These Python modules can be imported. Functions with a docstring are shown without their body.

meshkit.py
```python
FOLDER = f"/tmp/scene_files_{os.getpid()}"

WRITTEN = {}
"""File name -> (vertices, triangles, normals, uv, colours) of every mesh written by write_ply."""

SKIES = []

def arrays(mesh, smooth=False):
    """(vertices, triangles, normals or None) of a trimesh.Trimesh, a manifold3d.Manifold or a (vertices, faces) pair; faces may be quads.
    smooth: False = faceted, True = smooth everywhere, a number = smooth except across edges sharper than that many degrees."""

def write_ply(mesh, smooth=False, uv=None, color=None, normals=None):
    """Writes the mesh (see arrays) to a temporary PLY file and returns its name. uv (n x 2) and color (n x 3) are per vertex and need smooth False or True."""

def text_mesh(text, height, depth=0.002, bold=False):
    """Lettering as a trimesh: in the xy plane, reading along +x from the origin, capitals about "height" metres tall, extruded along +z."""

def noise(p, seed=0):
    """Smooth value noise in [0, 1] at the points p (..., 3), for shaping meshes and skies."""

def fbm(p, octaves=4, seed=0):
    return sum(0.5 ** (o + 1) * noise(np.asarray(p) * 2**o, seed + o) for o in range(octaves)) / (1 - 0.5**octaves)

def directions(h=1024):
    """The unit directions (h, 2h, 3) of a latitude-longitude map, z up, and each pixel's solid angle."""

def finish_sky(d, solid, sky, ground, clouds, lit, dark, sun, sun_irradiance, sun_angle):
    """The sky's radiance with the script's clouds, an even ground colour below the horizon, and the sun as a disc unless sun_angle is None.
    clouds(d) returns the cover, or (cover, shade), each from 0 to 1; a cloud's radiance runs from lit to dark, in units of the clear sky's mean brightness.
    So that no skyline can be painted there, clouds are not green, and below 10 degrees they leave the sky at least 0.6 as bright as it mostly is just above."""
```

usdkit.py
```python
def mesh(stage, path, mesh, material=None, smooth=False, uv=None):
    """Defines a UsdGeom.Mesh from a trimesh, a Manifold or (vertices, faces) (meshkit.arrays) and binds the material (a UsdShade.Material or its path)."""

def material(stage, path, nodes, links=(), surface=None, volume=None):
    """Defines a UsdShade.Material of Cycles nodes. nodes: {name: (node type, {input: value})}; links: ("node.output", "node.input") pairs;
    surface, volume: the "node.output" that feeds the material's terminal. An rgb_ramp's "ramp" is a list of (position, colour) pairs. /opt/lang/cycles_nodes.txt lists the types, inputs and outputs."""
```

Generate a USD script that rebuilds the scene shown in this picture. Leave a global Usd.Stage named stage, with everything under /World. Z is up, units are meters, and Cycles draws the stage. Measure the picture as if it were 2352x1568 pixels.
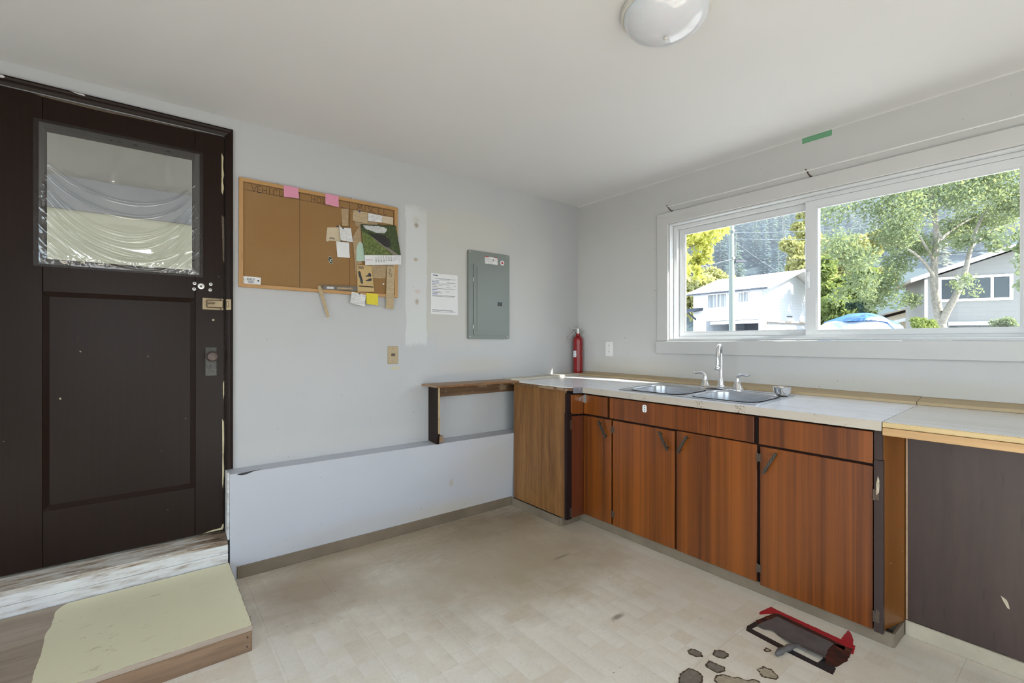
import math, random
import numpy as np, trimesh, manifold3d as m3, shapely.geometry as sg, shapely.affinity as sa
from shapely.ops import unary_union
import usdkit, meshkit
from pxr import Usd, UsdGeom, UsdLux, UsdShade, Gf, Sdf
rng = random.Random(7); nrg = np.random.default_rng(11)
stage = Usd.Stage.CreateInMemory()
UsdGeom.SetStageUpAxis(stage, 'Z'); UsdGeom.SetStageMetersPerUnit(stage, 1.0)
UsdGeom.Xform.Define(stage, '/World'); UsdGeom.Scope.Define(stage, '/World/Looks')

# ------------------------------------------------------------------ camera, sky, sun, exposure
YAW, CX, CY, CZ = 0.9072527, -2.9274, -2.82256, 1.2
cam = UsdGeom.Camera.Define(stage, '/World/camera')
cam.CreateHorizontalApertureAttr(36.0); cam.CreateFocalLengthAttr(16.494); cam.CreateClippingRangeAttr((0.05, 5000))
cam.CreateExposureAttr(EXPO := 1.68)
cy, sy = math.cos(YAW), math.sin(YAW)
cam.AddTransformOp().Set(Gf.Matrix4d(sy, -cy, 0, 0, 0, 0, 1, 0, -cy, -sy, 0, 0, CX, CY, CZ, 1))
SKY, SUN = 1.0, 24000.0
skym = usdkit.material(stage, '/World/Looks/sky', {
    's': ('sky_texture', {'sky_type': 'multiple_scattering', 'sun_disc': False, 'sun_elevation': math.radians(40), 'sun_rotation': math.radians(160), 'aerosol_density': 1.5}),
    'h': ('hsv', {'saturation': 0.55, 'value': 1.0}), 'b': ('background_shader', {'strength': 0.12})}, [('s.color', 'h.color'), ('h.color', 'b.color')], surface='b.background')
dome = UsdLux.DomeLight.Define(stage, '/World/sky'); dome.CreateIntensityAttr(SKY)
UsdShade.MaterialBindingAPI.Apply(dome.GetPrim()).Bind(skym)
sun = UsdLux.DistantLight.Define(stage, '/World/sun'); sun.CreateIntensityAttr(SUN); sun.CreateAngleAttr(0.53); sun.CreateColorAttr(Gf.Vec3f(1.0, 0.965, 0.91))
SD = np.array([0.32, -1.0, 0.78]); SD = SD / np.linalg.norm(SD)            # towards the sun
zx = np.cross([0, 0, 1.0], SD); zx /= np.linalg.norm(zx); zy = np.cross(SD, zx)
sun.AddTransformOp().Set(Gf.Matrix4d(*zx, 0, *zy, 0, *SD, 0, 0, 0, 20, 1))

# ------------------------------------------------------------------ naming and prims
used = {}
def path_of(name, parent='/World'):
    k = used.setdefault(parent, {}); n = k.get(name, -1) + 1; k[name] = n
    return f'{parent}/{name}' + (f'_{n:03d}' if n else '')
def tag(p, label=None, cat=None, group=None, kind=None):
    p = p.GetPrim() if hasattr(p, 'GetPrim') else p
    for k, v in (('label', label), ('category', cat), ('group', group), ('kind', kind)):
        if v: p.SetCustomDataByKey(k, v)
    return p
LOC = {}
def thing(name, label, cat, loc=(0, 0, 0), group=None, kind=None):
    x = UsdGeom.Xform.Define(stage, path_of(name)); x.AddTranslateOp().Set(Gf.Vec3d(*map(float, loc)))
    LOC[str(x.GetPath())] = np.array(loc, float)
    return tag(x, label, cat, group, kind)
def verts(mesh):
    v, f, _ = meshkit.arrays(mesh); return np.asarray(v, float), np.asarray(f)
def obj(name, mesh, mat, parent=None, label=None, smooth=30, kind=None):
    """one Mesh in world coordinates, a child of parent (a thing or one of its parts)"""
    pp = str(parent.GetPath()) if parent is not None else '/World'
    v, f = verts(mesh)
    if parent is not None and pp in LOC: off = LOC[pp]
    else: off = np.zeros(3)
    m = usdkit.mesh(stage, p := path_of(name, pp), trimesh.Trimesh(v - off, f, process=False), mat, smooth=smooth)
    LOC[p] = off
    return tag(m, label, None, None, kind)
def solo(name, mesh, mat, label, cat, group=None, kind=None, smooth=30):
    return tag(obj(name, mesh, mat, None, smooth=smooth), label, cat, group, kind)
def copy_of(first, loc, rz=0, scale=1.0, label=None, group=None):
    was = first.GetCustomData(); name = first.GetName()
    x = UsdGeom.Xform.Define(stage, path_of(name)); x.GetPrim().GetReferences().AddInternalReference(first.GetPath())
    x.ClearXformOpOrder(); x.AddTranslateOp().Set(Gf.Vec3d(*map(float, loc))); x.AddRotateZOp().Set(rz); x.AddScaleOp().Set(Gf.Vec3f(*([scale] * 3 if np.ndim(scale) == 0 else scale)))
    x.GetPrim().SetInstanceable(True)
    return tag(x, label or was['label'], was['category'], group or was.get('group'))

# ------------------------------------------------------------------ shapes
def box(x0, x1, y0, y1, z0, z1, b=0.0):
    lo, hi = np.minimum([x0, y0, z0], [x1, y1, z1]), np.maximum([x0, y0, z0], [x1, y1, z1])
    b = min(b, 0.45 * (hi - lo).min())
    if b <= 0:
        return trimesh.creation.box(bounds=[lo, hi])
    pts = []
    for i in range(3):
        a, c = lo + b, hi - b
        a = a.copy(); c = c.copy(); a[i] = lo[i]; c[i] = hi[i]
        pts += [(X, Y, Z) for X in (a[0], c[0]) for Y in (a[1], c[1]) for Z in (a[2], c[2])]
    return m3.Manifold.hull_points(np.array(pts))
def man(mesh):
    v, f = verts(mesh); return m3.Manifold(m3.Mesh(v.astype(np.float32), f.astype(np.uint32)))
def join(*ms):
    r = man(ms[0]) if not isinstance(ms[0], m3.Manifold) else ms[0]
    for m in ms[1:]: r = r + (m if isinstance(m, m3.Manifold) else man(m))
    return r
def cut(a, *bs):
    a = a if isinstance(a, m3.Manifold) else man(a)
    for b in bs: a = a - (b if isinstance(b, m3.Manifold) else man(b))
    return a
def cat_(ms):
    vs, fs, n = [], [], 0
    for m in ms:
        v, f = verts(m); vs.append(v); fs.append(f + n); n += len(v)
    return trimesh.Trimesh(np.vstack(vs), np.vstack(fs), process=False)
def refine(mesh, l): return (mesh if isinstance(mesh, m3.Manifold) else man(mesh)).refine_to_length(l)
def tube(path, r, n=12, closed_ends=True):
    P = np.array(path, float); R = np.full(len(P), r, float) if np.ndim(r) == 0 else np.array(r, float)
    T = np.gradient(P, axis=0); T /= np.linalg.norm(T, axis=1)[:, None]
    u = np.cross(T[0], [0, 0, 1.0]); u = u if np.linalg.norm(u) > 1e-3 else np.array([1.0, 0, 0]); u /= np.linalg.norm(u)
    a = np.linspace(0, 2 * np.pi, n, endpoint=False); V = []
    for p, t, rr in zip(P, T, R):
        u = u - t * (u @ t); u /= np.linalg.norm(u); w = np.cross(t, u)
        V.append(p + rr * (np.cos(a)[:, None] * u + np.sin(a)[:, None] * w))
    k = len(P); V = np.vstack(V + [P[:1], P[-1:]]); F = []
    for i in range(k - 1):
        for j in range(n):
            q = (j + 1) % n; A, B, C, D = i * n + j, i * n + q, (i + 1) * n + q, (i + 1) * n + j
            F += [(A, B, C), (A, C, D)]
    for j in range(n):
        q = (j + 1) % n; F += [(k * n, q, j), (k * n + 1, (k - 1) * n + j, (k - 1) * n + q)]
    return trimesh.Trimesh(V, F, process=False)
def spline(pts, n=8):
    from scipy.interpolate import CubicSpline
    pts = np.array(pts, float); t = np.r_[0, np.cumsum(np.linalg.norm(np.diff(pts, axis=0), axis=1))]
    return CubicSpline(t, pts)(np.linspace(0, t[-1], n * (len(pts) - 1) + 1))
def lathe(profile, at=(0, 0, 0), n=32, axis='z'):
    m = trimesh.creation.revolve(np.array(profile, float), sections=n)
    if axis == 'y-': m.apply_transform(trimesh.transformations.rotation_matrix(np.pi / 2, [1, 0, 0]))     # +z -> -y
    if axis == 'x-': m.apply_transform(trimesh.transformations.rotation_matrix(-np.pi / 2, [0, 1, 0]))    # +z -> -x
    m.apply_translation(at); return m
def loft(rings, cap0=False, cap1=False):
    n = len(rings[0]); V = np.vstack(rings); F = []
    for i in range(len(rings) - 1):
        for j in range(n):
            q = (j + 1) % n; A, B, C, D = i * n + j, i * n + q, (i + 1) * n + q, (i + 1) * n + j
            F += [(A, B, C), (A, C, D)]
    for on, i in ((cap0, 0), (cap1, len(rings) - 1)):
        if on:
            V = np.vstack([V, rings[i].mean(0)]); c = len(V) - 1
            for j in range(n):
                q = (j + 1) % n; F.append((c, i * n + q, i * n + j) if i == 0 else (c, i * n + j, i * n + q))
    return trimesh.Trimesh(V, F, process=False)
def poly(pts): 
    p = sg.Polygon(pts); return p if p.is_valid else p.buffer(0)
def ext(p, h):
    p = p if not isinstance(p, (list, tuple)) else poly(p)
    return trimesh.creation.extrude_polygon(p, h, engine='earcut')
def onL(mesh, y0=0.0, x0=0.0, z0=0.0):      # local (right, up, out) -> the wall y = y0, seen from -y
    v, f = verts(mesh); return trimesh.Trimesh(np.c_[x0 + v[:, 0], y0 - v[:, 2], z0 + v[:, 1]], f, process=False)
def onR(mesh, x0=0.0, y0=0.0, z0=0.0):      # local (right, up, out) -> the wall x = x0, seen from -x
    v, f = verts(mesh); return trimesh.Trimesh(np.c_[x0 - v[:, 2], y0 - v[:, 0], z0 + v[:, 1]], f, process=False)
def flat(mesh, z0): v, f = verts(mesh); return trimesh.Trimesh(v + [0, 0, z0], f, process=False)
def wob(pts, amp, step, seed=0):             # a polygon with a torn, uneven outline
    p = poly(pts); L = p.exterior.length; n = max(8, int(L / step)); r = np.random.default_rng(seed); out = []
    c = np.array(p.centroid.coords[0])
    for i in range(n):
        q = np.array(p.exterior.interpolate(i / n * L).coords[0]); d = q - c; d /= np.linalg.norm(d) + 1e-9
        out.append(q + d * r.uniform(-amp, amp))
    return poly(out)
def sheet(p, y0, th=0.0006, bow=0.0, bowl=0.0):   # paper on the wall y: bow lifts the bottom, bowl the left edge
    m = refine(onL(ext(p, th), y0), 0.012) if (bow or bowl) else onL(ext(p, th), y0)
    v, f = verts(m)
    if bow or bowl:
        h = (v[:, 2].max() - v[:, 2]) / np.ptp(v[:, 2]); w = (v[:, 0].max() - v[:, 0]) / np.ptp(v[:, 0])
        v[:, 1] -= bow * h ** 2 + bowl * w ** 2
    return trimesh.Trimesh(v, f, process=False)
def text(s, h, depth=0.0004, bold=False): return meshkit.text_mesh(s, h, depth, bold)
def fit_text(s, x0, x1, z0, z1, y0, depth=0.0004, bold=False, skew=0.0):
    m = text(s, 0.05, depth, bold); v = m.vertices.copy(); lo, hi = v.min(0), v.max(0)
    v[:, 0] = x0 + (v[:, 0] - lo[0]) / (hi[0] - lo[0]) * (x1 - x0); v[:, 1] = z0 + (v[:, 1] - lo[1]) / (hi[1] - lo[1]) * (z1 - z0) + skew * (v[:, 0] - x0)
    return onL(trimesh.Trimesh(v, m.faces, process=False), y0)
STROKES = {'V': [[(0, 1), (.5, 0), (1, 1)]], 'E': [[(.9, 1), (0, 1), (0, 0), (.95, 0)], [(0, .52), (.75, .52)]], 'H': [[(0, 1), (0, 0)], [(.9, 1), (.9, 0)], [(0, .5), (.9, .5)]], 'I': [[(.5, 1), (.5, 0)]],
    'C': [[(.95, .85), (.6, 1), (.2, .85), (.05, .5), (.2, .12), (.6, 0), (.95, .15)]], 'L': [[(.1, 1), (.1, 0), (.9, 0)]], 'O': [[(.5, 1), (.12, .8), (0, .45), (.15, .12), (.5, 0), (.85, .15), (.97, .5), (.85, .85), (.5, 1)]],
    'U': [[(0, 1), (.03, .3), (.3, 0), (.65, 0), (.95, .3), (1, 1)]], 'M': [[(0, 0), (.1, 1), (.5, .3), (.9, 1), (1, 0)]], 'S': [[(.95, .88), (.55, 1), (.12, .82), (.3, .55), (.75, .45), (.92, .2), (.5, 0), (.05, .12)]], 'A': [[(0, 0), (.5, 1), (1, 0)], [(.2, .4), (.8, .4)]]}
def pen(ch, x0, x1, z0, z1, y0, w=0.0022, d=0.0006):
    g = unary_union([sg.LineString([(x0 + a * (x1 - x0), z0 + b * (z1 - z0)) for a, b in s]).buffer(w / 2, 3) for s in STROKES[ch]])
    return onL(ext(g, d), y0)

# ------------------------------------------------------------------ materials
class R(str): pass
class G:
    def __init__(s): s.n, s.l, s.k = {}, [], 0
    def __call__(s, kind, out, **inp):
        s.k += 1; nm = f'n{s.k}'; const = {}
        for a, b in inp.items():
            if isinstance(b, R): s.l.append((str(b), f'{nm}.{a}'))
            else: const[a] = b
        s.n[nm] = (kind, const); return R(f'{nm}.{out}')
    def math(s, t, a, b=0.0, c=0.0, clamp=False): return s('math', 'value', math_type=t, value1=a, value2=b, value3=c, use_clamp=clamp)
    def pos(s): return s('geometry', 'position')
    def scaled(s, v, sc, off=(0, 0, 0)): return s('vector_math', 'vector', math_type='multiply_add', vector1=v, vector2=sc, vector3=off)
    def noise(s, v, scale=1.0, detail=3.0, rough=.5, dist=0.0): return s('noise_texture', 'fac', vector=v, scale=scale, detail=detail, roughness=rough, distortion=dist)
    def ramp(s, f, stops, interp=True): return s('rgb_ramp', 'color', fac=f, ramp=stops, interpolate=interp)
    def mix(s, f, a, b, t='mix'): return s('mix', 'color', mix_type=t, fac=f, color1=a, color2=b)
    def step(s, v, a, b): return s('map_range', 'result', value=v, from_min=a, from_max=b, to_min=0.0, to_max=1.0, clamp=True)
    def xyz(s, v):
        q = s('separate_xyz', 'x', vector=v); nm = q.split('.')[0]; return R(nm + '.x'), R(nm + '.y'), R(nm + '.z')
    def blob(s, A, a0, ra, B, b0, rb, nz, amp=.5, soft=.25, power=2):
        da = s.math('absolute', s.math('divide', s.math('subtract', A, a0), ra)); db = s.math('absolute', s.math('divide', s.math('subtract', B, b0), rb))
        d = s.math('maximum', da, db) if power > 2 else s.math('sqrt', s.math('add', s.math('multiply', da, da), s.math('multiply', db, db)))
        d = s.math('add', d, s.math('multiply', s.math('subtract', nz, .5), amp * 2))
        return s.step(d, 1 + soft, 1 - soft)
    def bump(s, h, strength=.3, dist=.002): return s('bump', 'normal', height=h, strength=strength, distance=dist)
    def done(s, name, **p):
        o = s('principled_bsdf', 'BSDF', **p)
        return usdkit.material(stage, f'/World/Looks/{name}', s.n, s.l, surface=str(o))
    def surf(s, name, o): return usdkit.material(stage, f'/World/Looks/{name}', s.n, s.l, surface=str(o))
def plain(name, c, rough=.5, metal=0.0, var=.06, scale=9.0, bump=0.0, **kw):
    g = G(); n = g.noise(g.pos(), scale, 4.0, .6)
    col = g.ramp(n, [(.25, tuple(x * (1 - var) for x in c)), (.75, tuple(min(1, x * (1 + var)) for x in c))])
    if bump: kw['normal'] = g.bump(g.noise(g.pos(), scale * 12, 3.0), bump, .001)
    return g.done(name, base_color=col, roughness=rough, metallic=metal, **kw)
def wood(name, dark, light, grain='z', across=60.0, along=2.2, rough=.4, off=0.0, wav=0.0, contrast=1.0, spots=None, coat=0.0, bumpk=.15):
    g = G(); p = g.pos(); sc = {'x': (along, across, across), 'y': (across, along, across), 'z': (across, across, along)}[grain]
    if wav:
        p = g('vector_math', 'vector', math_type='add', vector1=p, vector2=g('vector_math', 'vector', math_type='scale', vector1=g('noise_texture', 'color', vector=g.scaled(p, (3.5, 3.5, 3.5)), scale=1.0, detail=2.0), scale=wav))
    v = g.scaled(p, sc, (off, off * 1.7, off * .6))
    broad = g.noise(g.scaled(p, tuple(x * .22 for x in sc), (off, off, off)), 1.0, 3.0, .55)
    fine = g.noise(v, 1.0, 6.0, .62)
    f = g.math('add', g.math('multiply', broad, .55), g.math('multiply', fine, .45))
    mid = tuple((a + b) / 2 for a, b in zip(dark, light)); w = .16 / contrast
    col = g.ramp(f, [(.5 - w, dark), (.5, mid), (.5 + w, light)])
    line = g.step(g.noise(g.scaled(p, tuple(x * 2.2 for x in sc), (off, 3.1, off)), 1.0, 4.0, .6), .60, .72)
    col = g.mix(g.math('multiply', line, .45), col, tuple(x * .45 for x in dark))
    if spots:
        m = g.step(g.noise(g.pos(), spots[1], 2.0, .5), spots[2], spots[2] + .02); col = g.mix(m, col, spots[0])
    return g.done(name, base_color=col, roughness=rough, normal=g.bump(fine, bumpk, .0008), coat_weight=coat, coat_roughness=.25)
def paper(name, c, ink=(.08, .08, .08), rows=0.006, density=.5, amount=.6, axis='L', rough=.75):
    """flat print: rows of small type on paper"""
    g = G(); x, y, z = g.xyz(g.pos()); a = x if axis == 'L' else y
    row = g.math('fraction', g.math('divide', z, rows)); rid = g.math('floor', g.math('divide', z, rows))
    inrow = g.math('less_than', g.math('absolute', g.math('subtract', row, .5)), .22)
    v = g('combine_xyz', 'vector', x=g.math('multiply', a, 420.0), y=g.math('multiply', rid, 7.31), z=0.0)
    w = g.math('greater_than', g.noise(v, 1.0, 1.0), 1 - density)
    line = g.math('greater_than', g.noise(g('combine_xyz', 'vector', x=g.math('multiply', a, 12.0), y=g.math('multiply', rid, 3.77), z=4.0), 1.0, 1.0), .42)
    m = g.math('multiply', g.math('multiply', g.math('multiply', inrow, w), line), amount)
    base = g.mix(g.noise(g.pos(), 40.0, 3.0), tuple(q * .94 for q in c), c)
    return g.done(name, base_color=g.mix(m, base, ink), roughness=rough)

def wall_mat(name, base, marks, axis='x'):
    """white emulsion: faint roller unevenness, flecks of dirt, and the marks (patches of other paint, scuffs) that this wall has"""
    g = G(); p = g.pos(); x, y, z = g.xyz(p); a = x if axis == 'x' else y
    big = g.noise(p, 1.3, 3.0, .5); col = g.mix(g.step(big, .3, .7), tuple(c * .965 for c in base), base)
    nz = g.noise(p, 7.0, 4.0, .6); nf = g.noise(g.scaled(p, (60, 60, 120)), 1.0, 4.0, .65)
    for (a0, ra, z0, rz, c, f, soft, pw, fine) in marks:
        m = g.blob(a, a0, ra, z, z0, rz, nf if fine else nz, .7 if fine else .22, soft, pw)
        col = g.mix(g.math('multiply', m, f), col, c)
    fleck = g.step(g.noise(p, 55.0, 1.0, .4), .775, .80); col = g.mix(g.math('multiply', fleck, .55), col, (.22, .2, .18))
    return g.done(name, base_color=col, roughness=.62, normal=g.bump(g.noise(p, 140.0, 3.0, .6), .12, .0008))

CRM, WHT, BRN = (.545, .525, .455), (.625, .64, .645), (.25, .17, .09)
M = {}
M['wall_left'] = wall_mat('wall_left', (.505, .51, .515), [
    (-1.22, .36, 1.66, .40, CRM, .55, .10, 4, 0), (-.62, .30, 1.75, .55, (.56, .545, .51), .4, .25, 2, 0), (-1.52, .075, 1.62, .44, WHT, .8, .04, 4, 0), (-1.10, .34, 2.02, .10, CRM, .6, .3, 2, 0), (-1.18, .17, 1.50, .35, (.53, .52, .495), .6, .12, 4, 0),
    (-1.52, .013, 1.965, .014, BRN, .85, .7, 2, 1), (-1.522, .02, 2.0, .016, (.5, .42, .3), .5, .9, 2, 1), (-1.525, .013, 1.74, .009, (.35, .25, .14), .8, .7, 2, 1), (-1.515, .011, 1.462, .016, (.32, .25, .16), .8, .7, 2, 1), (-1.51, .02, 1.53, .012, (.6, .42, .38), .5, .5, 2, 1),
    (-1.0, .30, 1.02, .06, (.53, .50, .43), .5, .5, 2, 0), (-1.67, .03, 1.03, .008, (.6, .5, .2), .6, .4, 2, 1), (-2.1, .8, .62, .05, (.54, .53, .51), .4, .4, 2, 0), (-1.16, .32, 2.1, .3, (.54, .535, .50), .35, .3, 2, 0)])
M['pony'] = wall_mat('wall_pony', (.525, .54, .585), [(-1.30, .30, .075, .05, (.56, .50, .40), .6, .6, 2, 1), (-1.32, .016, .26, .022, (.45, .36, .28), .6, .5, 2, 1), (-1.0, .25, .33, .22, (.56, .525, .48), .45, .5, 2, 0), (-1.8, .6, .10, .06, (.50, .47, .41), .4, .6, 2, 1)])
M['wall_right'] = wall_mat('wall_right', (.59, .585, .57), [(-.55, .5, 1.0, .07, (.58, .53, .42), .5, .5, 2, 1), (-.2, .5, 1.9, .6, (.58, .57, .54), .4, .3, 2, 0), (-2.2, .6, .97, .05, (.53, .50, .42), .5, .5, 2, 1), (-.45, .35, 1.55, .5, (.61, .605, .59), .5, .2, 4, 0)], 'y')
M['ceiling'] = plain('ceiling', (.68, .67, .66), .8, var=.02, scale=1.2, bump=.15)
M['trim'] = plain('trim_paint', (.59, .585, .57), .45, var=.03, scale=4)
M['vinyl_white'] = plain('window_vinyl', (.70, .715, .725), .3, var=.015, scale=4)
M['brown'] = None
def brown_paint(name, c=(.015, .0075, .005), rough=.32, chips=True, axis='z'):
    g = G(); p = g.pos(); st = g.noise(g.scaled(p, (70, 70, 2.0)), 1.0, 4.0, .6)
    col = g.mix(st, tuple(q * .92 for q in c), tuple(q * 1.1 for q in c))
    if chips:
        m = g.step(g.noise(g.scaled(p, (55, 55, 30)), 1.0, 2.0, .5), .775, .79); col = g.mix(m, col, (.42, .36, .24))
        sc = g.step(g.noise(g.scaled(p, (160, 160, 7)), 1.0, 2.0, .5), .76, .80); col = g.mix(g.math('multiply', sc, .5), col, (.17, .10, .06))
    return g.done(name, base_color=col, roughness=g.math('add', rough - .03, g.math('multiply', st, .06)), normal=g.bump(st, .06, .0008), specular_ior_level=.16)
M['brown'] = brown_paint('door_brown')
M['brown_smooth'] = brown_paint('brown_plain', chips=False, rough=.33)
M['chip'] = plain('bare_cream', (.52, .45, .28), .7, scale=40, var=.2)
M['chip_grey'] = plain('bare_grey_wood', (.11, .08, .055), .8, scale=60, var=.4)
M['black'] = plain('black_metal', (.012, .012, .013), .45)
M['brass'] = plain('aged_brass', (.30, .235, .15), .42, .75, var=.12, scale=40)
M['bronze'] = plain('dark_bronze', (.11, .085, .075), .42, .6, var=.2, scale=60)
M['bronze_plate'] = plain('worn_bronze_plate', (.075, .075, .07), .5, .5, var=.35, scale=50)
M['zinc'] = plain('zinc', (.62, .62, .60), .35, .9)
M['chrome'] = plain('chrome', (.80, .81, .83), .07, 1.0, var=.01)
M['steel'] = (lambda g: g.done('brushed_steel', base_color=(.60, .61, .63), metallic=1.0, roughness=g.math('add', .22, g.math('multiply', g.noise(g.scaled(g.pos(), (300, 8, 300)), 1.0, 3.0), .12))))(G())
M['pewter'] = (lambda g: (lambda n: g.done('hammered_pewter', base_color=g.ramp(n, [(.4, (.02, .018, .014)), (.62, (.15, .135, .11))]), metallic=.6, roughness=.45, normal=g.bump(n, .8, .002)))(g.noise(g.pos(), 260.0, 2.0)))(G())
M['base_vinyl'] = plain('cove_base', (.20, .155, .105), .42, var=.22, scale=6)
M['base_light'] = plain('cove_base_light', (.43, .37, .27), .42, var=.18, scale=7)
TK_D, TK_L = (.085, .020, .0022), (.26, .070, .006)
for i in range(9): M[f'teak{i}'] = wood(f'teak_{i}', TK_D, TK_L, 'z', 46.0, .55, .34, off=3.7 * i + 1.3, contrast=1.25, spots=((.5, .40, .28), 42.0, .80), coat=.25, bumpk=.08)
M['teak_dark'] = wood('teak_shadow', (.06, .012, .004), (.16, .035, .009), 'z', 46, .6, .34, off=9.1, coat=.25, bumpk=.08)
M['teak_side'] = wood('teak_side', (.13, .042, .004), (.22, .075, .010), 'z', 30, .5, .36, off=17, contrast=.7, spots=((.5, .38, .2), 60.0, .76), bumpk=.08)
M['ply'] = wood('plywood_end', (.13, .050, .011), (.295, .138, .040), 'z', 60, 3.2, .5, off=5, wav=.05, contrast=1.05, spots=((.55, .45, .3), 40.0, .79))
M['frame_dark'] = brown_paint('cabinet_frame_dark', (.017, .0095, .009), .35, chips=True)
M['frame_brown'] = brown_paint('cabinet_frame_brown', (.05, .034, .03), .42, chips=True)
M['panel_dark'] = wood('stained_ply_dark', (.028, .016, .012), (.062, .038, .030), 'z', 22, 2.4, .36, off=31, wav=.05, contrast=.8, spots=((.3, .26, .22), 30.0, .80), bumpk=.5)
M['pine'] = wood('pine_edge', (.46, .30, .12), (.66, .50, .26), 'y', 120, 3.0, .5, off=2, contrast=.8)
M['pine2'] = wood('fir_edge', (.40, .22, .085), (.60, .38, .18), 'y', 90, 2.0, .5, off=8, contrast=.8)
M['strip_wood'] = wood('ledge_wood', (.36, .24, .11), (.58, .46, .29), 'y', 60, 1.5, .45, off=4, contrast=.7)
M['strip_top'] = wood('ledge_pale', (.50, .45, .36), (.66, .61, .52), 'x', 40, 1.5, .55, off=4, contrast=.6)
M['shelf_board'] = wood('shelf_ply', (.24, .14, .075), (.40, .27, .17), 'x', 40, 1.8, .5, off=12, contrast=.8)
M['cleat'] = (lambda g: (lambda p: g.done('cleat_wood', base_color=g.mix(g.step(g.noise(g.scaled(p, (9, 9, 14)), 1.0, 3.0, .6), .52, .6), g.ramp(g.noise(g.scaled(p, (3, 40, 50)), 1.0, 4.0), [(.3, (.10, .05, .022)), (.7, (.20, .11, .05))]), (.30, .21, .13)), roughness=.6))(g.pos()))(G())
M['raw_wood'] = wood('step_wood', (.15, .085, .047), (.33, .21, .125), 'x', 34, 1.6, .6, off=21, wav=.03, contrast=.9)
M['worn_wood'] = wood('tread_bare', (.30, .225, .165), (.50, .41, .33), 'x', 30, 2.2, .65, off=6, wav=.06, contrast=.9)
M['scuff'] = plain('scuff', (.50, .48, .45), .7, var=.2, scale=40)
M['yellow'] = (lambda g: (lambda p: g.done('tread_yellow', base_color=g.mix(g.step(g.noise(g.scaled(p, (11, 20, 10)), 1.0, 6.0, .75), .60, .82), g.mix(g.noise(p, 2.2, 3.0), (.84, .77, .50), (.87, .83, .60)), (.27, .17, .07)), roughness=.5, normal=g.bump(g.noise(g.scaled(p, (20, 60, 20)), 1.0, 3.0), .1, .001)))(g.pos()))(G())
M['sill_worn'] = (lambda g: (lambda p, n: g.done('sill_worn', base_color=g.ramp(n, [(.27, (.06, .04, .03)), (.38, (.25, .175, .115)), (.46, (.45, .38, .30)), (.56, (.64, .61, .56))]), roughness=.65, normal=g.bump(n, .6, .003)))(g.pos(), g.math('subtract', g.noise(g.scaled(g.pos(), (6, 50, 60)), 1.0, 6.0, .72), g.math('multiply', g.step(g.xyz(g.pos())[0], -2.80, -2.62), .16))))(G())
M['riser_white'] = (lambda g: (lambda p, n: g.done('riser_white', base_color=g.ramp(n, [(.30, (.36, .30, .25)), (.42, (.60, .575, .55)), (.55, (.73, .73, .72))]), roughness=.6, normal=g.bump(n, .3, .002)))(g.pos(), g.noise(g.scaled(g.pos(), (7, 30, 40)), 1.0, 5.0, .65)))(G())
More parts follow.
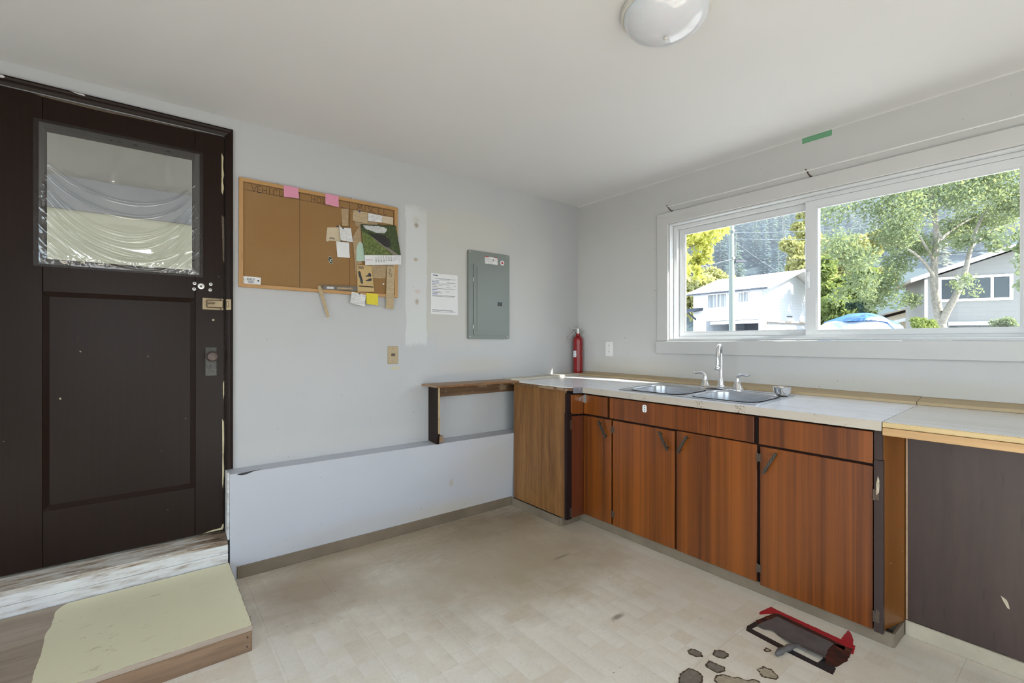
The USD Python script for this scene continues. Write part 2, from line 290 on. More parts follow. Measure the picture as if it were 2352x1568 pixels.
def floor_mat():
    g = G(); p = g.pos(); x, y, z = g.xyz(p); q = .0762
    ix, iy = g.math('floor', g.math('divide', g.math('add', x, 50 + .012), q)), g.math('floor', g.math('divide', g.math('add', y, 50 + .02), q))
    ix2, iy2 = g.math('floor', g.math('divide', ix, 2.0)), g.math('floor', g.math('divide', g.math('add', iy, 1.0), 2.0))
    w1 = g('white_noise_texture', 'value', vector=g('combine_xyz', 'vector', x=ix, y=iy, z=0.5), dimensions='3D'); w2 = g('white_noise_texture', 'value', vector=g('combine_xyz', 'vector', x=ix2, y=iy2, z=7.5), dimensions='3D')
    w = g.math('add', g.math('multiply', w1, .6), g.math('multiply', w2, .4))
    col = g.ramp(w, [(.12, (.80, .705, .56)), (.40, (.89, .815, .685)), (.70, (.94, .885, .78)), (.95, (.90, .825, .70))])
    fx, fy = g.math('fraction', g.math('divide', g.math('add', x, 50 + .012), q)), g.math('fraction', g.math('divide', g.math('add', y, 50 + .02), q))
    edge = g.math('multiply', g.math('multiply', g.math('power', fx, 2.0), g.math('greater_than', w1, .45)), .22); col = g.mix(edge, col, (.52, .42, .29))
    mar = g.noise(g.scaled(p, (26, 60, 1)), 1.0, 5.0, .7); col = g.mix(g.step(mar, .35, .75), col, g.mix(.5, col, (.95, .905, .81)))
    spk = g.noise(p, 420.0, 2.0); md = g.noise(p, 60.0, 5.0, .75); col = g.mix(g.math('multiply', g.step(md, .50, .72), .30), col, (.68, .57, .41)); fn = g.noise(p, 190.0, 3.0, .7); col = g.mix(g.math('multiply', g.step(fn, .55, .68), .28), col, (.50, .42, .31)); col = g.mix(g.math('multiply', g.step(spk, .58, .75), .45), col, (.45, .38, .28))
    grime = g.noise(p, 1.6, 4.0, .6); col = g.mix(g.math('multiply', g.step(grime, .5, .8), .24), col, (.62, .50, .33))
    n5, n20 = g.noise(p, 5.0, 5.0, .65), g.noise(g.scaled(p, (14, 38, 1)), 1.0, 5.0, .7)
    for a0, ra, b0, rb, c, f, nz in ((-1.15, .55, -.33, .22, (.17, .115, .06), .9, n20), (-1.75, .8, -.14, .07, (.24, .18, .11), .6, n20), (-2.30, .22, -.46, .22, (.36, .26, .175), .9, n5), (-1.35, .6, -.75, .45, (.40, .30, .175), .7, n5), (-2.0, .5, -.25, .2, (.42, .32, .2), .6, n20), (-1.10, .05, -.93, .012, (.22, .18, .13), .8, n20), (-1.60, 1.0, -.6, .5, (.45, .37, .26), .35, n5), (-1.302, .035, -1.493, .012, (.2, .17, .12), .8, n20), (-.68, .5, -1.6, 1.6, (.50, .43, .31), .35, n5)):
        col = g.mix(g.math('multiply', g.blob(x, a0, ra, y, b0, rb, nz, .6, .5), f), col, c)
    bit = g.step(g.noise(g.scaled(p, (45, 70, 1)), 1.0, 1.0, .4), .795, .81); col = g.mix(g.math('multiply', bit, .75), col, (.13, .10, .07))
    return g.done('floor_vinyl', base_color=col, roughness=g.math('add', .34, g.math('multiply', mar, .2)), normal=g.bump(g.math('add', mar, g.math('multiply', spk, .4)), .12, .0008))
M['floor'] = floor_mat()
M['subfloor'] = plain('bare_subfloor', (.21, .18, .145), .85, var=.3, scale=60, bump=.4)
M['torn_edge'] = plain('torn_vinyl_edge', (.085, .055, .03), .8, var=.3, scale=90)
M['torn_pale'] = plain('torn_vinyl_back', (.42, .35, .25), .8, var=.25, scale=50)
def laminate(name, c, streak, fleck, axis):
    g = G(); p = g.pos(); n = g.noise(g.scaled(p, {'y': (40, 5, 40), 'x': (5, 40, 40)}[axis]), 1.0, 4.0, .6)
    col = g.mix(g.step(n, .45, .8), c, streak)
    f = g.math('multiply', g.step(g.noise(g.scaled(p, (160, 160, 160)), 1.0, 2.0), .52, .62), g.step(g.noise(g.scaled(p, (8, 9, 8)), 1.0, 1.0), .60, .68)); col = g.mix(g.math('multiply', f, .8), col, fleck)
    return g.done(name, base_color=col, roughness=.22, normal=g.bump(n, .04, .0005))
M['lam'] = laminate('counter_laminate', (.82, .825, .85), (.68, .675, .675), (.60, .585, .57), 'y')
M['lam_edge'] = laminate('counter_edge', (.52, .46, .385), (.47, .41, .335), (.17, .10, .06), 'y')
M['lam_shaded'] = plain('laminate_shaded', (.20, .185, .21), .5, var=.3, scale=60)  # darker laminate copy with shade put into its colour, for the corner band
M['lam_wood'] = (lambda g: (lambda p: g.done('worktop_laminate', base_color=g.mix(g.step(g.noise(g.scaled(p, (75, 1.3, 30)), 1.0, 3.0), .40, .66), (.62, .585, .52), (.72, .69, .66)), roughness=.25))(g.pos()))(G())
M['cork'] = (lambda g: (lambda p: g.done('cork', base_color=g.mix(g.step(g.noise(p, 3.0, 3.0), .35, .7), g.ramp(g.noise(p, 420.0, 3.0, .7), [(.30, (.16, .075, .024)), (.5, (.29, .152, .052)), (.70, (.38, .225, .09))]), g.ramp(g.noise(p, 330.0, 3.0, .7), [(.30, (.19, .095, .03)), (.70, (.38, .235, .10))])), roughness=.9, normal=g.bump(g.noise(p, 500.0, 2.0), .4, .001)))(g.pos()))(G())
M['board_wood'] = wood('board_frame', (.40, .205, .07), (.54, .315, .125), 'x', 90, 4.0, .42, off=2, contrast=.6)
M['board_wood_z'] = wood('board_frame_upright', (.40, .205, .07), (.54, .315, .125), 'z', 90, 4.0, .42, off=2, contrast=.6)
M['ink'] = plain('pen_ink', (.045, .025, .012), .7)
M['inkgrey'] = plain('print_ink', (.05, .05, .055), .7)
M['news'] = paper('newsprint', (.46, .33, .19), (.12, .08, .05), .0046, .55, .55)
M['news2'] = paper('newsprint_pale', (.52, .40, .24), (.12, .08, .05), .0038, .55, .5)
M['cream_paper'] = paper('cream_paper', (.60, .50, .35), (.2, .15, .1), .02, .4, .3)
M['white_paper'] = paper('white_paper', (.74, .74, .735), (.25, .25, .3), .0085, .5, .45)
M['card_paper'] = paper('card_print', (.74, .73, .72), (.15, .15, .2), .0075, .55, .6)
M['plain_paper'] = plain('blank_paper', (.74, .74, .745), .75, var=.03, scale=30)
M['notice_paper'] = paper('notice_print', (.78, .785, .80), (.16, .17, .22), .0065, .55, .6)
M['green_paper'] = paper('green_slip', (.45, .60, .50), (.2, .3, .25), .012, .35, .4)
M['pink'] = paper('pink_note', (.72, .30, .42), (.6, .18, .3), .011, .4, .6)
M['yellow_note'] = paper('yellow_note', (.74, .62, .045), (.5, .42, .05), .010, .45, .5)
M['blue_ink'] = plain('blue_print', (.10, .17, .42), .7)
M['kraft'] = paper('shoe_ad', (.56, .40, .185), (.2, .14, .07), .006, .2, .2)
M['pin_blue'] = plain('pin_blue', (.03, .04, .25), .3); M['pin_grey'] = plain('pin_grey', (.10, .10, .10), .35, .3); M['pin_white'] = plain('pin_white', (.8, .79, .75), .35)
M['panel_grey'] = plain('panel_grey', (.18, .20, .185), .42, var=.03, scale=5)
M['red'] = plain('extinguisher_red', (.25, .002, .004), .2, var=.03, coat_weight=.2)
M['white_plastic'] = plain('white_plastic', (.82, .815, .80), .35, var=.02)
M['ivory'] = plain('ivory_plate', (.42, .33, .20), .4, var=.05)
M['green_tape'] = plain('green_tape', (.155, .37, .21), .6, var=.06, scale=30)
M['wire'] = plain('curtain_wire', (.72, .72, .71), .35, .2)
M['rust'] = plain('rusty_steel', (.10, .07, .05), .6, .5, var=.3, scale=90)
M['dome_glass'] = (lambda g: g.done('frosted_dome', base_color=(.66, .67, .71), roughness=.07, coat_weight=.5, coat_roughness=.04, subsurface_weight=.25, subsurface_scale=.01))(G())
M['dome_rim'] = plain('dome_rim', (.62, .60, .54), .45)
M['tape_red'] = plain('tape_red', (.42, .015, .025), .35, var=.15, scale=60)
M['tape_darkred'] = (lambda g: g.done('tape_smeared', base_color=g.ramp(g.noise(g.scaled(g.pos(), (60, 14, 1)), 1.0, 4.0, .65), [(.40, (.018, .012, .012)), (.56, (.07, .018, .014)), (.72, (.16, .045, .02))]), roughness=.35))(G())
M['tape_black'] = plain('tape_black', (.022, .020, .022), .5, var=.3, scale=60)
M['film_grey'] = plain('grey_film', (.11, .10, .098), .45, var=.3, scale=14, bump=.3)
def schlick(g, f0, **kw):                              # reflectance of a thin pane, the same from both of its sides
    k = g('layer_weight', 'facing', blend=.5, **kw); return g.math('multiply_add', g.math('power', k, 5.0), 1 - f0, f0, clamp=True)
def pane_mat(name, tint=(1, 1, 1), gl=1.0):
    g = G(); f = schlick(g, .009); t = g('transparent_bsdf', 'BSDF', color=tint); s = g('glossy_bsdf', 'BSDF', color=(gl, gl, gl), roughness=0.0)
    return g.surf(name, g('mix_closure', 'closure', fac=f, closure1=t, closure2=s))
M['pane'] = pane_mat('window_pane', (.97, .985, .98))
def film_mat():
    g = G(); f = g.math('multiply_add', schlick(g, .085), 1.3, .0, clamp=True); t = g('transparent_bsdf', 'BSDF', color=(.93, .93, .92)); s = g('glossy_bsdf', 'BSDF', color=(1, 1, 1), roughness=.03)
    a = g('mix_closure', 'closure', fac=f, closure1=t, closure2=s)
    w = g('diffuse_bsdf', 'BSDF', color=(.7, .7, .7)); return g.surf('plastic_film', g('mix_closure', 'closure', fac=.012, closure1=a, closure2=w))
M['film'] = film_mat()
def clear_tape():
    g = G(); n = g.noise(g.scaled(g.pos(), (170, 170, 170)), 1.0, 4.0, .6); b = g.bump(n, .5, .003)
    f = g.math('multiply_add', schlick(g, .03), .5, .0, clamp=True)
    t = g('transparent_bsdf', 'BSDF', color=(.9, .9, .9)); s = g('glossy_bsdf', 'BSDF', color=(1, 1, 1), roughness=.12, normal=b)
    return g.surf('clear_tape', g('mix_closure', 'closure', fac=f, closure1=t, closure2=s))
M['clear_tape'] = clear_tape()
# outdoors
def siding(name, c, pitch=.2, dark=.72):
    g = G(); x, y, z = g.xyz(g.pos()); f = g.math('fraction', g.math('divide', z, pitch)); l = g.step(f, .07, .02)
    return g.done(name, base_color=g.mix(l, c, tuple(q * dark for q in c)), roughness=.6)
M['siding_white'] = siding('siding_white', (.62, .65, .69)); M['siding_cream'] = siding('siding_cream', (.24, .235, .215), .21, .8)
M['stucco_beige'] = plain('beige_wall', (.58, .53, .42), .8)
M['roof_pale'] = plain('roof_pale', (.62, .60, .58), .8, var=.08, scale=6); M['roof_dark'] = plain('roof_dark', (.07, .075, .09), .8, var=.2, scale=6); M['roof_brown'] = plain('roof_brown', (.30, .25, .19), .85, var=.2, scale=6)
M['out_white'] = plain('outdoor_white_paint', (.82, .82, .82), .5, var=.02)
M['out_glass'] = (lambda g: g.done('dark_house_glass', base_color=(.035, .045, .05), roughness=.08, specular_ior_level=.3))(G())
M['curtain'] = (lambda g: (lambda p: g.done('house_curtain', base_color=g.mix(g.step(g.noise(g.scaled(p, (9, 9, .2)), 1.0, 2.0), .4, .6), (.16, .17, .18), (.36, .37, .38)), roughness=.3))(g.pos()))(G())
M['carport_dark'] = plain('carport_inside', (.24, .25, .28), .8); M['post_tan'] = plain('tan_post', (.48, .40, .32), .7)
M['pole'] = wood('pole_wood', (.12, .14, .125), (.20, .225, .20), 'z', 14, .6, .8, off=3)
M['asphalt'] = plain('concrete', (.38, .375, .36), .9, var=.15, scale=3); M['lawn'] = plain('lawn', (.16, .21, .06), .9, var=.3, scale=2)
M['hill'] = plain('hill_floor', (.05, .075, .07), .95, var=.35, scale=.12)  # dark ground colour stands in for shade in the gaps between trees
M['bark'] = plain('bark', (.22, .20, .165), .9, var=.35, scale=14, bump=.5)
M['tarp'] = plain('blue_tarp', (.06, .17, .58), .4, var=.2, scale=5); M['boat_cover'] = plain('boat_cover', (.48, .55, .58), .5, var=.12, scale=4)
M['car_dark'] = plain('car_paint', (.06, .07, .10), .2, coat_weight=1.0); M['tyre'] = plain('tyre', (.02, .02, .02), .8); M['cable_dark'] = plain('cable_dark', (.05, .05, .05), .6); M['cable_pale'] = plain('cable_pale', (.26, .27, .28), .5)
def leaf_mat(name, a, b, trans=.4):
    g = G(); r = g('geometry', 'random_per_island'); c = g.mix(r, a, b); d = g('diffuse_bsdf', 'BSDF', color=c); t = g('translucent_bsdf', 'BSDF', color=g.mix(.5, c, (.45, .5, .12)))
    return g.surf(name, g('mix_closure', 'closure', fac=trans, closure1=d, closure2=t))
M['leaf_big'] = leaf_mat('leaves_maple', (.17, .21, .14), (.56, .57, .37)); M['leaf_yellow'] = leaf_mat('leaves_yellow', (.48, .47, .12), (.84, .78, .30)); M['leaf_bush'] = leaf_mat('leaves_bush', (.20, .25, .09), (.50, .50, .22)); M['leaf_gold'] = leaf_mat('leaves_gold', (.42, .40, .19), (.80, .72, .42))
M['leaf_dark'] = leaf_mat('leaves_dark', (.06, .10, .075), (.17, .22, .14))
for i, (a, b) in enumerate((((.14, .19, .195), (.33, .40, .38)), ((.22, .28, .24), (.54, .61, .50)), ((.23, .30, .33), (.47, .56, .57)), ((.38, .38, .26), (.76, .72, .50)))): M[f'needle{i}'] = leaf_mat(f'needles_{i}', a, b, .4)  # needle colours paled and blued to paint in distance haze

# ------------------------------------------------------------------ the room
CEIL = 2.359
XW, YW = -4.7, -4.5                                    # far ends of the room, behind the camera
fl = thing('floor', 'worn beige vinyl tile floor of the kitchen', 'floor', (0, 0, 0), kind='structure')
obj('slab', box(XW, 0.15, YW, 0.12, -.12, -.0025), M['floor'], fl)
T = .3048
for i in range(13):
    for j in range(12):
        x1, y1 = -.395 - T * (i - 1), -.045 - T * (j - 1); x0, y0 = x1 - T, y1 - T
        if x1 <= -.1 and y1 < .15 and x0 > -4.1 and y0 > -3.5:
            obj('tile', box(x0 + .00022, min(x1, -.02) - .00022, y0 + .00022, min(y1, -.02) - .00022, -.0024, nrg.uniform(-.00012, .0000), .00015), M['floor'], fl, smooth=False)
holes = [([(-1.271, -1.810), (-1.247, -1.812), (-1.239, -1.848), (-1.256, -1.860), (-1.274, -1.847), (-1.280, -1.823)], 0), ([(-1.210, -1.881), (-1.187, -1.874), (-1.165, -1.891), (-1.167, -1.918), (-1.203, -1.918), (-1.215, -1.893)], 0),
         ([(-1.286, -1.893), (-1.260, -1.893), (-1.248, -1.945), (-1.271, -1.953), (-1.293, -1.942), (-1.297, -1.906)], 0), ([(-1.430, -1.874), (-1.403, -1.864), (-1.356, -1.866), (-1.347, -1.894), (-1.354, -1.917), (-1.387, -1.932), (-1.44, -1.93), (-1.465, -1.895)], 0),
         ([(-1.338, -1.955), (-1.313, -1.949), (-1.288, -1.962), (-1.276, -1.989), (-1.259, -2.002), (-1.254, -2.028), (-1.228, -2.038), (-1.221, -2.059), (-1.26, -2.075), (-1.36, -2.02)], 1), ([(-1.162, -2.023), (-1.132, -2.032), (-1.126, -2.055), (-1.145, -2.088), (-1.161, -2.087), (-1.187, -2.053)], 1), ([(-1.030, -1.989), (-1.014, -1.989), (-1.013, -2.008), (-1.034, -2.000)], 1)]
for k, (pts, pale) in enumerate(holes):
    p = wob(pts, .0025, .006, k); h = obj('torn_hole', flat(ext(p, .0006), .0003), M['torn_pale'] if pale else M['subfloor'], fl, label='hole torn in the vinyl showing the bare subfloor' if k == 3 else None, smooth=False)
    obj('torn_rim', flat(ext(wob(pts, .003, .005, k + 20).buffer(.0025).difference(p.buffer(-.0018)).buffer(0), .0014), .0002), M['torn_edge'], h, smooth=False)

# left wall (y = 0) with the door opening; a thicker low wall in front of it
DX0, DX1, DZ0, DZ1 = -3.425, -2.604, .222, 2.258
wl = thing('wall_left', 'white painted wall with patches of other paint, around the brown door and cork board', 'wall', (0, 0, 0), kind='structure')
obj('wall_face', cut(box(XW, .15, 0, .12, 0, CEIL + .1), box(DX0 - .02, DX1 + .02, -.1, .3, .12, DZ1 + .015)), M['wall_left'], wl, smooth=False)
obj('upper_wall', box(-5.2, -1.2, .0, .12, CEIL + .1005, 3.2), M['trim'], wl, smooth=False)
def prism_y(pts, y0, y1): return onL(ext(poly(pts), y1 - y0), y1)      # (x, z) outline from y1 towards -y
lowp = [[(0, .0), (0, .536)], ]
lv = np.array([(x, y, z) for x, yt, yb in ((-2.592, -.082, -.098), (-.70, -.122, -.098)) for y, z in ((0.0, 0.0), (yb, 0.0), (yb, .06), (yt, .529), (0.0, .537))])
low = trimesh.Trimesh(lv, [], process=False).convex_hull
obj('low_wall', low, M['pony'], wl, label='low thickened part of the wall with a narrow ledge', smooth=False)
obj('ledge_gap', onL(ext(wob([(-2.56, .5215), (-2.535, .516), (-2.515, .519), (-2.49, .527), (-2.45, .533), (-2.50, .531), (-2.56, .5265)], .0008, .01, 3), .001), -.0845), M['black'], wl, label='dark split in the ledge edge', smooth=False)
obj('scuff', onL(ext(wob([(-1.715, .140), (-1.70, .142), (-1.63, .195), (-1.555, .262), (-1.548, .268), (-1.60, .226), (-1.68, .158)], .002, .012, 8), .0003), -.1005), M['scuff'], wl, label='grey diagonal scuff on the low wall', smooth=False)
bl = solo('baseboard_left', box(-2.563, -.803, -.107, -.098, 0, .063, .003), M['base_vinyl'], 'brown vinyl cove base along the low left wall', 'baseboard', kind='structure')

# ceiling, rounded over where it meets the window wall
prof = [(XW, CEIL + .1), (XW, CEIL)] + [(-.10 + .10 * math.sin(a), CEIL - .012 + .012 * math.cos(a)) for a in np.linspace(0, math.pi / 2, 9)] + [(.15, CEIL - .012), (.15, CEIL + .1)]
ce = solo('ceiling', onL(ext(poly(prof), .12 - YW), .12), M['ceiling'], 'flat off-white plaster ceiling rounded over into the window wall', 'ceiling', kind='structure')

# right wall (x = 0) with the window opening
WY0, WY1, WZ0, WZ1 = -.888, -2.66, 1.2045, 2.03
wr = solo('wall_right', cut(box(0, .115, YW, .12, 0, CEIL - .012), box(-.1, .3, WY0, WY1, WZ0, WZ1)), M['wall_right'], 'off-white wall around the wide slider window above the sink', 'wall', kind='structure', smooth=False)
wf = thing('wall_front', 'white wall behind the camera with an added wide window', 'wall', (0, 0, 0), kind='structure')
FX0, FX1, FZ0, FZ1 = -2.35, -.75, .10, 1.55
obj('wall_face', cut(box(XW - .15, .15, YW - .15, YW, 0, CEIL), box(FX0, FX1, YW - .3, YW + .1, FZ0, FZ1), box(-3.65, -2.75, YW - .3, YW + .1, .45, 2.05)), M['trim'], wf, smooth=False)  # wide opening added for fill light; narrower one made tall for film highlights
ww = thing('wall_back', 'white wall at the far end of the room with an added glazed patio door', 'wall', (0, 0, 0), kind='structure')
BY0, BY1 = -3.6, -1.6
obj('wall_face', cut(box(XW - .15, XW, YW, .12, 0, CEIL), box(XW - .3, XW + .1, BY0, BY1, 0.02, 2.25)), M['trim'], ww, smooth=False)

# ---- window_1: casing, vinyl frame, two sliding sashes
w1 = thing('window_1', 'wide white slider window over the sink looking onto the street', 'window', (0, -1.77, 1.2), kind='structure')
obj('casing', box(-.016, 0, -.797, WY0 + .002, WZ0, 2.035, .003), M['trim'], w1)
obj('casing', box(-.016, 0, -.797, -2.75, 2.032, 2.113, .003), M['trim'], w1)
obj('casing', box(-.016, 0, WY1 - .002, -2.75, WZ0, 2.032, .003), M['trim'], w1)
obj('apron', box(-.020, 0, -.790, -2.76, 1.114, WZ0 - .001, .003), M['trim'], w1)
def ring(x0, x1, y0, y1, z0, z1, t, b=.003):      # a rectangular frame in the plane x
    return cut(box(x0, x1, y0, y1, z0, z1, b), box(x0 - 1, x1 + 1, y0 - t, y1 + t, z0 + t, z1 - t))
obj('frame', cut(box(-.002, .113, WY0 - .001, WY1 + .001, WZ0 + .001, WZ1 - .001), box(-1, 1, WY0 - .008, WY1 + .008, WZ0 + .006, WZ1 - .009)), M['vinyl_white'], w1, smooth=False)
obj('track', ring(.042, .108, WY0 - .008, WY1 + .008, WZ0 + .006, WZ1 - .009, .024), M['vinyl_white'], w1)
def sash(x0, x1, y0, y1, z0, z1, gy0, gy1, gz0, gz1):
    s = obj('sash', cut(box(x0, x1, y0, y1, z0, z1, .003), box(-1, 1, gy0, gy1, gz0, gz1)), M['vinyl_white'], w1, smooth=False)
    obj('bead', cut(box(x0 + .004, x0 + .016, gy0 + .002, gy1 - .002, gz0 - .002, gz1 + .002), box(-1, 1, gy0 - .008, gy1 + .008, gz0 + .008, gz1 - .008)), M['vinyl_white'], s, smooth=False)
    obj('pane', box(x0 + .011, x0 + .015, gy0, gy1, gz0, gz1), M['pane'], s, smooth=False)
    return s
ZB, ZT = WZ0 + .030, WZ1 - .033
sash(.076, .103, WY0 - .032, -1.80, ZB, ZT, -.958, -1.752, 1.262, 1.962)
s2 = sash(.044, .071, -1.742, WY1 + .032, ZB, ZT, -1.797, -2.585, 1.257, 1.955)
obj('latch', join(box(.024, .044, -1.748, -1.772, 1.50, 1.60, .006), box(.014, .030, -1.752, -1.768, 1.535, 1.575, .005)), M['vinyl_white'], s2)
obj('sill_nose', box(-.006, .05, WY0 - .008, WY1 + .008, WZ0 + .0065, WZ0 + .016, .002), M['vinyl_white'], w1)
rk = solo('added_rake', trimesh.Trimesh(np.array([(x, y, 3.27 + .6 * (y + 2.0) + h) for x in (.115, .50) for y in (-4.0, 1.5) for h in (0, .18)]), [], process=False).convex_hull, M['out_white'], 'unseen sloping roof edge added outside the kitchen window to shape the sun', 'roof', kind='structure', smooth=False)  # unseen rake added and sloped to cut the sunlight to its indoor patches

# ---- openings added behind the camera, glazed, to fill the room with daylight
w2 = thing('window_2', 'wide glazed window added behind the camera for fill daylight', 'window', (0, YW, 0), kind='structure')
obj('frame', cut(box(FX0 + .001, FX1 - .001, YW - .10, YW - .04, FZ0 + .001, FZ1 - .001), *[box(FX0 + .05 + i * .8, FX0 + .75 + i * .8, YW - 1, YW + 1, FZ0 + .05, FZ1 - .05) for i in range(2)]), M['vinyl_white'], w2, smooth=False)
for i in range(2): obj('pane', box(FX0 + .05 + i * .8, FX0 + .75 + i * .8, YW - .072, YW - .068, FZ0 + .05, FZ1 - .05), M['pane'], w2, smooth=False)
d2 = thing('door_2', 'glazed patio door added at the far end of the room for fill daylight', 'door', (XW, 0, 0), kind='structure')
bw = (BY1 - BY0) / 2
obj('frame', cut(box(XW - .10, XW - .04, BY0 + .001, BY1 - .001, .021, 2.249), *[box(XW - 1, XW + 1, BY0 + .06 + i * bw, BY0 + bw - .06 + i * bw, .10, 2.19) for i in range(2)]), M['vinyl_white'], d2, smooth=False)
for i in range(2): obj('pane', box(XW - .072, XW - .068, BY0 + .06 + i * bw, BY0 + bw - .06 + i * bw, .10, 2.19), M['pane'], d2, smooth=False)

# ---- the hall behind the door
h1 = thing('wall_hall', 'beige hall wall seen through the door glass', 'wall', (0, 0, 0), kind='structure')
M['hall_top'] = plain('hall_upper', (.34, .31, .26), .8, var=.05, scale=3); M['hall_low'] = plain('hall_lower', (.62, .575, .40), .7, var=.04, scale=3); M['hall_mid'] = plain('hall_band', (.29, .28, .275), .7)
obj('wall_face', box(-5.2, -1.2, 2.0, 2.1, .2, 3.2), M['hall_top'], h1, smooth=False)
obj('wainscot', box(-5.2, -1.2, 1.96, 2.0, .2, 2.18), M['hall_low'], h1, smooth=False)
obj('rail', box(-5.2, -1.2, 1.93, 2.0, 2.18, 2.42), M['hall_mid'], h1, smooth=False)
obj('hall_floor', box(-5.2, -1.2, .12, 2.1, .1, .2), M['hall_mid'], h1, smooth=False)
obj('hall_ceiling', box(-5.2, -1.2, .12, 2.1, 3.2, 3.3), M['hall_top'], h1, smooth=False)

# ------------------------------------------------------------------ door_1
dr = thing('door_1', 'dark brown panelled door with plastic-covered glass', 'door', (-3.0, 0, DZ0), kind='structure')
Y0, Y1 = .0, .042                                       # slab from y=0 (room side) to the hall
GX0, GX1, GZ0, GZ1 = -3.274, -2.731, 1.545, 2.118
PX0, PX1, PZ0, PZ1 = -3.284, -2.726, .472, 1.414
B_ = M['brown']
obj('stile', box(DX0 + .003, GX0, Y0, Y1, DZ0 + .008, DZ1 - .002, .002), B_, dr); st = obj('stile', box(GX1, DX1 - .002, Y0, Y1, DZ0 + .008, DZ1 - .002, .002), B_, dr)
obj('rail', box(GX0 + .0005, GX1 - .0005, Y0 + .0004, Y1, GZ1, DZ1 - .002, .0015), B_, dr); obj('rail', box(GX0 + .0005, GX1 - .0005, Y0 + .0004, Y1, PZ1, GZ0, .0015), B_, dr); obj('rail', box(GX0 + .0005, GX1 - .0005, Y0 + .0004, Y1, DZ0 + .008, PZ0, .0015), B_, dr)
pn = obj('panel', box(PX0 + .004, PX1 - .004, Y0 + .013, Y0 + .028, PZ0, PZ1), B_, dr)
def bevel_frame(x0, x1, z0, z1, w, ya, yb):
    P = np.array([(x0, ya, z0), (x1, ya, z0), (x1, ya, z1), (x0, ya, z1)], float); Q = np.array([(x0 + w, yb, z0 + w), (x1 - w, yb, z0 + w), (x1 - w, yb, z1 - w), (x0 + w, yb, z1 - w)], float); S = Q.copy(); S[:, 1] = yb + .004
    out = []
    for i in range(4):
        j = (i + 1) % 4; out.append(trimesh.Trimesh(np.array([P[i], P[j], Q[i], Q[j], P[i] + [0, .014, 0], P[j] + [0, .014, 0], S[i], S[j]]), [], process=False).convex_hull)
    return out
for m in bevel_frame(GX0, GX1, PZ0, PZ1, .020, Y0 + .001, Y0 + .0125): obj('panel_moulding', m, B_, dr, smooth=False)
for m in bevel_frame(GX0, GX1, GZ0, GZ1, .012, Y0 + .002, Y0 + .012): obj('glazing_bead', m, B_, dr, smooth=False)
obj('glass', box(GX0 + .001, GX1 - .001, Y0 + .022, Y0 + .026, GZ0, GZ1), M['pane'], dr, smooth=False)
# slack plastic film: sheet hung from its top corners, folds as sagging curves
nx, nz = 190, 200; fx = np.linspace(-3.286, -2.712, nx); fz = np.linspace(1.532, 2.140, nz); X, Z = np.meshgrid(fx, fz); U = (X - fx[0]) / np.ptp(fx); V = (fz[-1] - Z) / np.ptp(fz)
H = .004 + .010 * np.sin(np.pi * U) * np.sin(np.pi * V)
def fold(zl, zr, sag, mid, w, a):                       # a crease from the left edge to the right edge, sagging in the middle
    global H
    t = (U - mid); c = 1 - (np.where(t < 0, t / mid, t / (1 - mid))) ** 2; line = zl + (zr - zl) * U + sag * np.sign(c) * np.abs(c) ** .8; H = H + 1.7 * a * np.exp(-((V - line) / (.85 * w)) ** 2) * np.clip(6 * U, 0, 1) * np.clip(6 * (1 - U), 0, 1)
for (zl, zr, sag, mid, w, a) in ((.22, .20, .28, .55, .010, .006), (.29, .27, .31, .54, .011, .007), (.36, .30, .40, .55, .012, .007), (.42, .36, .43, .56, .012, .008), (.46, .40, .49, .56, .013, .008), (.33, .33, .44, .50, .010, .005), (.52, .45, .44, .62, .012, .006), (.55, .52, .36, .70, .012, .005), (.60, .55, .42, .66, .012, .005)): fold(zl, zr, sag, mid, w, a)
r3 = np.random.default_rng(5)
for k in range(16):                                     # fan of creases from the lower left and right corners, short drapes from the top
    u0 = r3.uniform(.08, .95); ln = r3.uniform(.10, .36); H += r3.uniform(.003, .007) * np.exp(-((U - u0 - .10 * np.sin(5 * V + k) * V) / r3.uniform(.010, .022)) ** 2) * np.clip(1 - V / ln, 0, 1) ** .6 * np.clip(V * 25, 0, 1)
for k in range(7):
    a0 = r3.uniform(.55, .95); H += .004 * np.exp(-((V - a0 - (.5 + .9 * k / 7) * U) / .012) ** 2) * np.clip(1 - U * 3.2, 0, 1)
    a0 = r3.uniform(.40, .95); H += .004 * np.exp(-((V - a0 - (.4 + 1.0 * k / 7) * (1 - U)) / .011) ** 2) * np.clip(1 - (1 - U) * 4, 0, 1)
for k in range(9):
    u0, v0 = r3.uniform(.12, .9), r3.uniform(.10, .36); H += r3.uniform(.002, .004) * np.exp(-(((U - u0) / .025) ** 2 + ((V - v0) / .08) ** 2)) * np.sin(90 * (U - u0) + 22 * (V - v0) + k)
cr = meshkit.noise(np.stack([U * 60, V * 60, U * 0], -1), 9) - .5; H += .0035 * cr * np.clip(1 - np.minimum(np.minimum(U, 1 - U), np.minimum(V, 1 - V)) * 11, 0, 1) + .0035 * (meshkit.noise(np.stack([U * 22, V * 9, U * 0], -1), 12) - .5) * np.clip(1 - V * 2.6, 0, 1)
edge = np.minimum(np.minimum(U, 1 - U), np.minimum(V, 1 - V)); H *= np.clip(edge * 22, 0, 1); H += .0012
pv = np.c_[X.ravel(), -np.clip(H, .0008, None).ravel(), Z.ravel()]; I = np.arange(nx * nz).reshape(nz, nx); A, B, C, D = I[:-1, :-1].ravel(), I[:-1, 1:].ravel(), I[1:, 1:].ravel(), I[1:, :-1].ravel()
obj('plastic_film', trimesh.Trimesh(pv, np.vstack([np.c_[A, B, C], np.c_[A, C, D]]), process=False), M['film'], dr, label='slack clear plastic film taped over the glass', smooth=True)
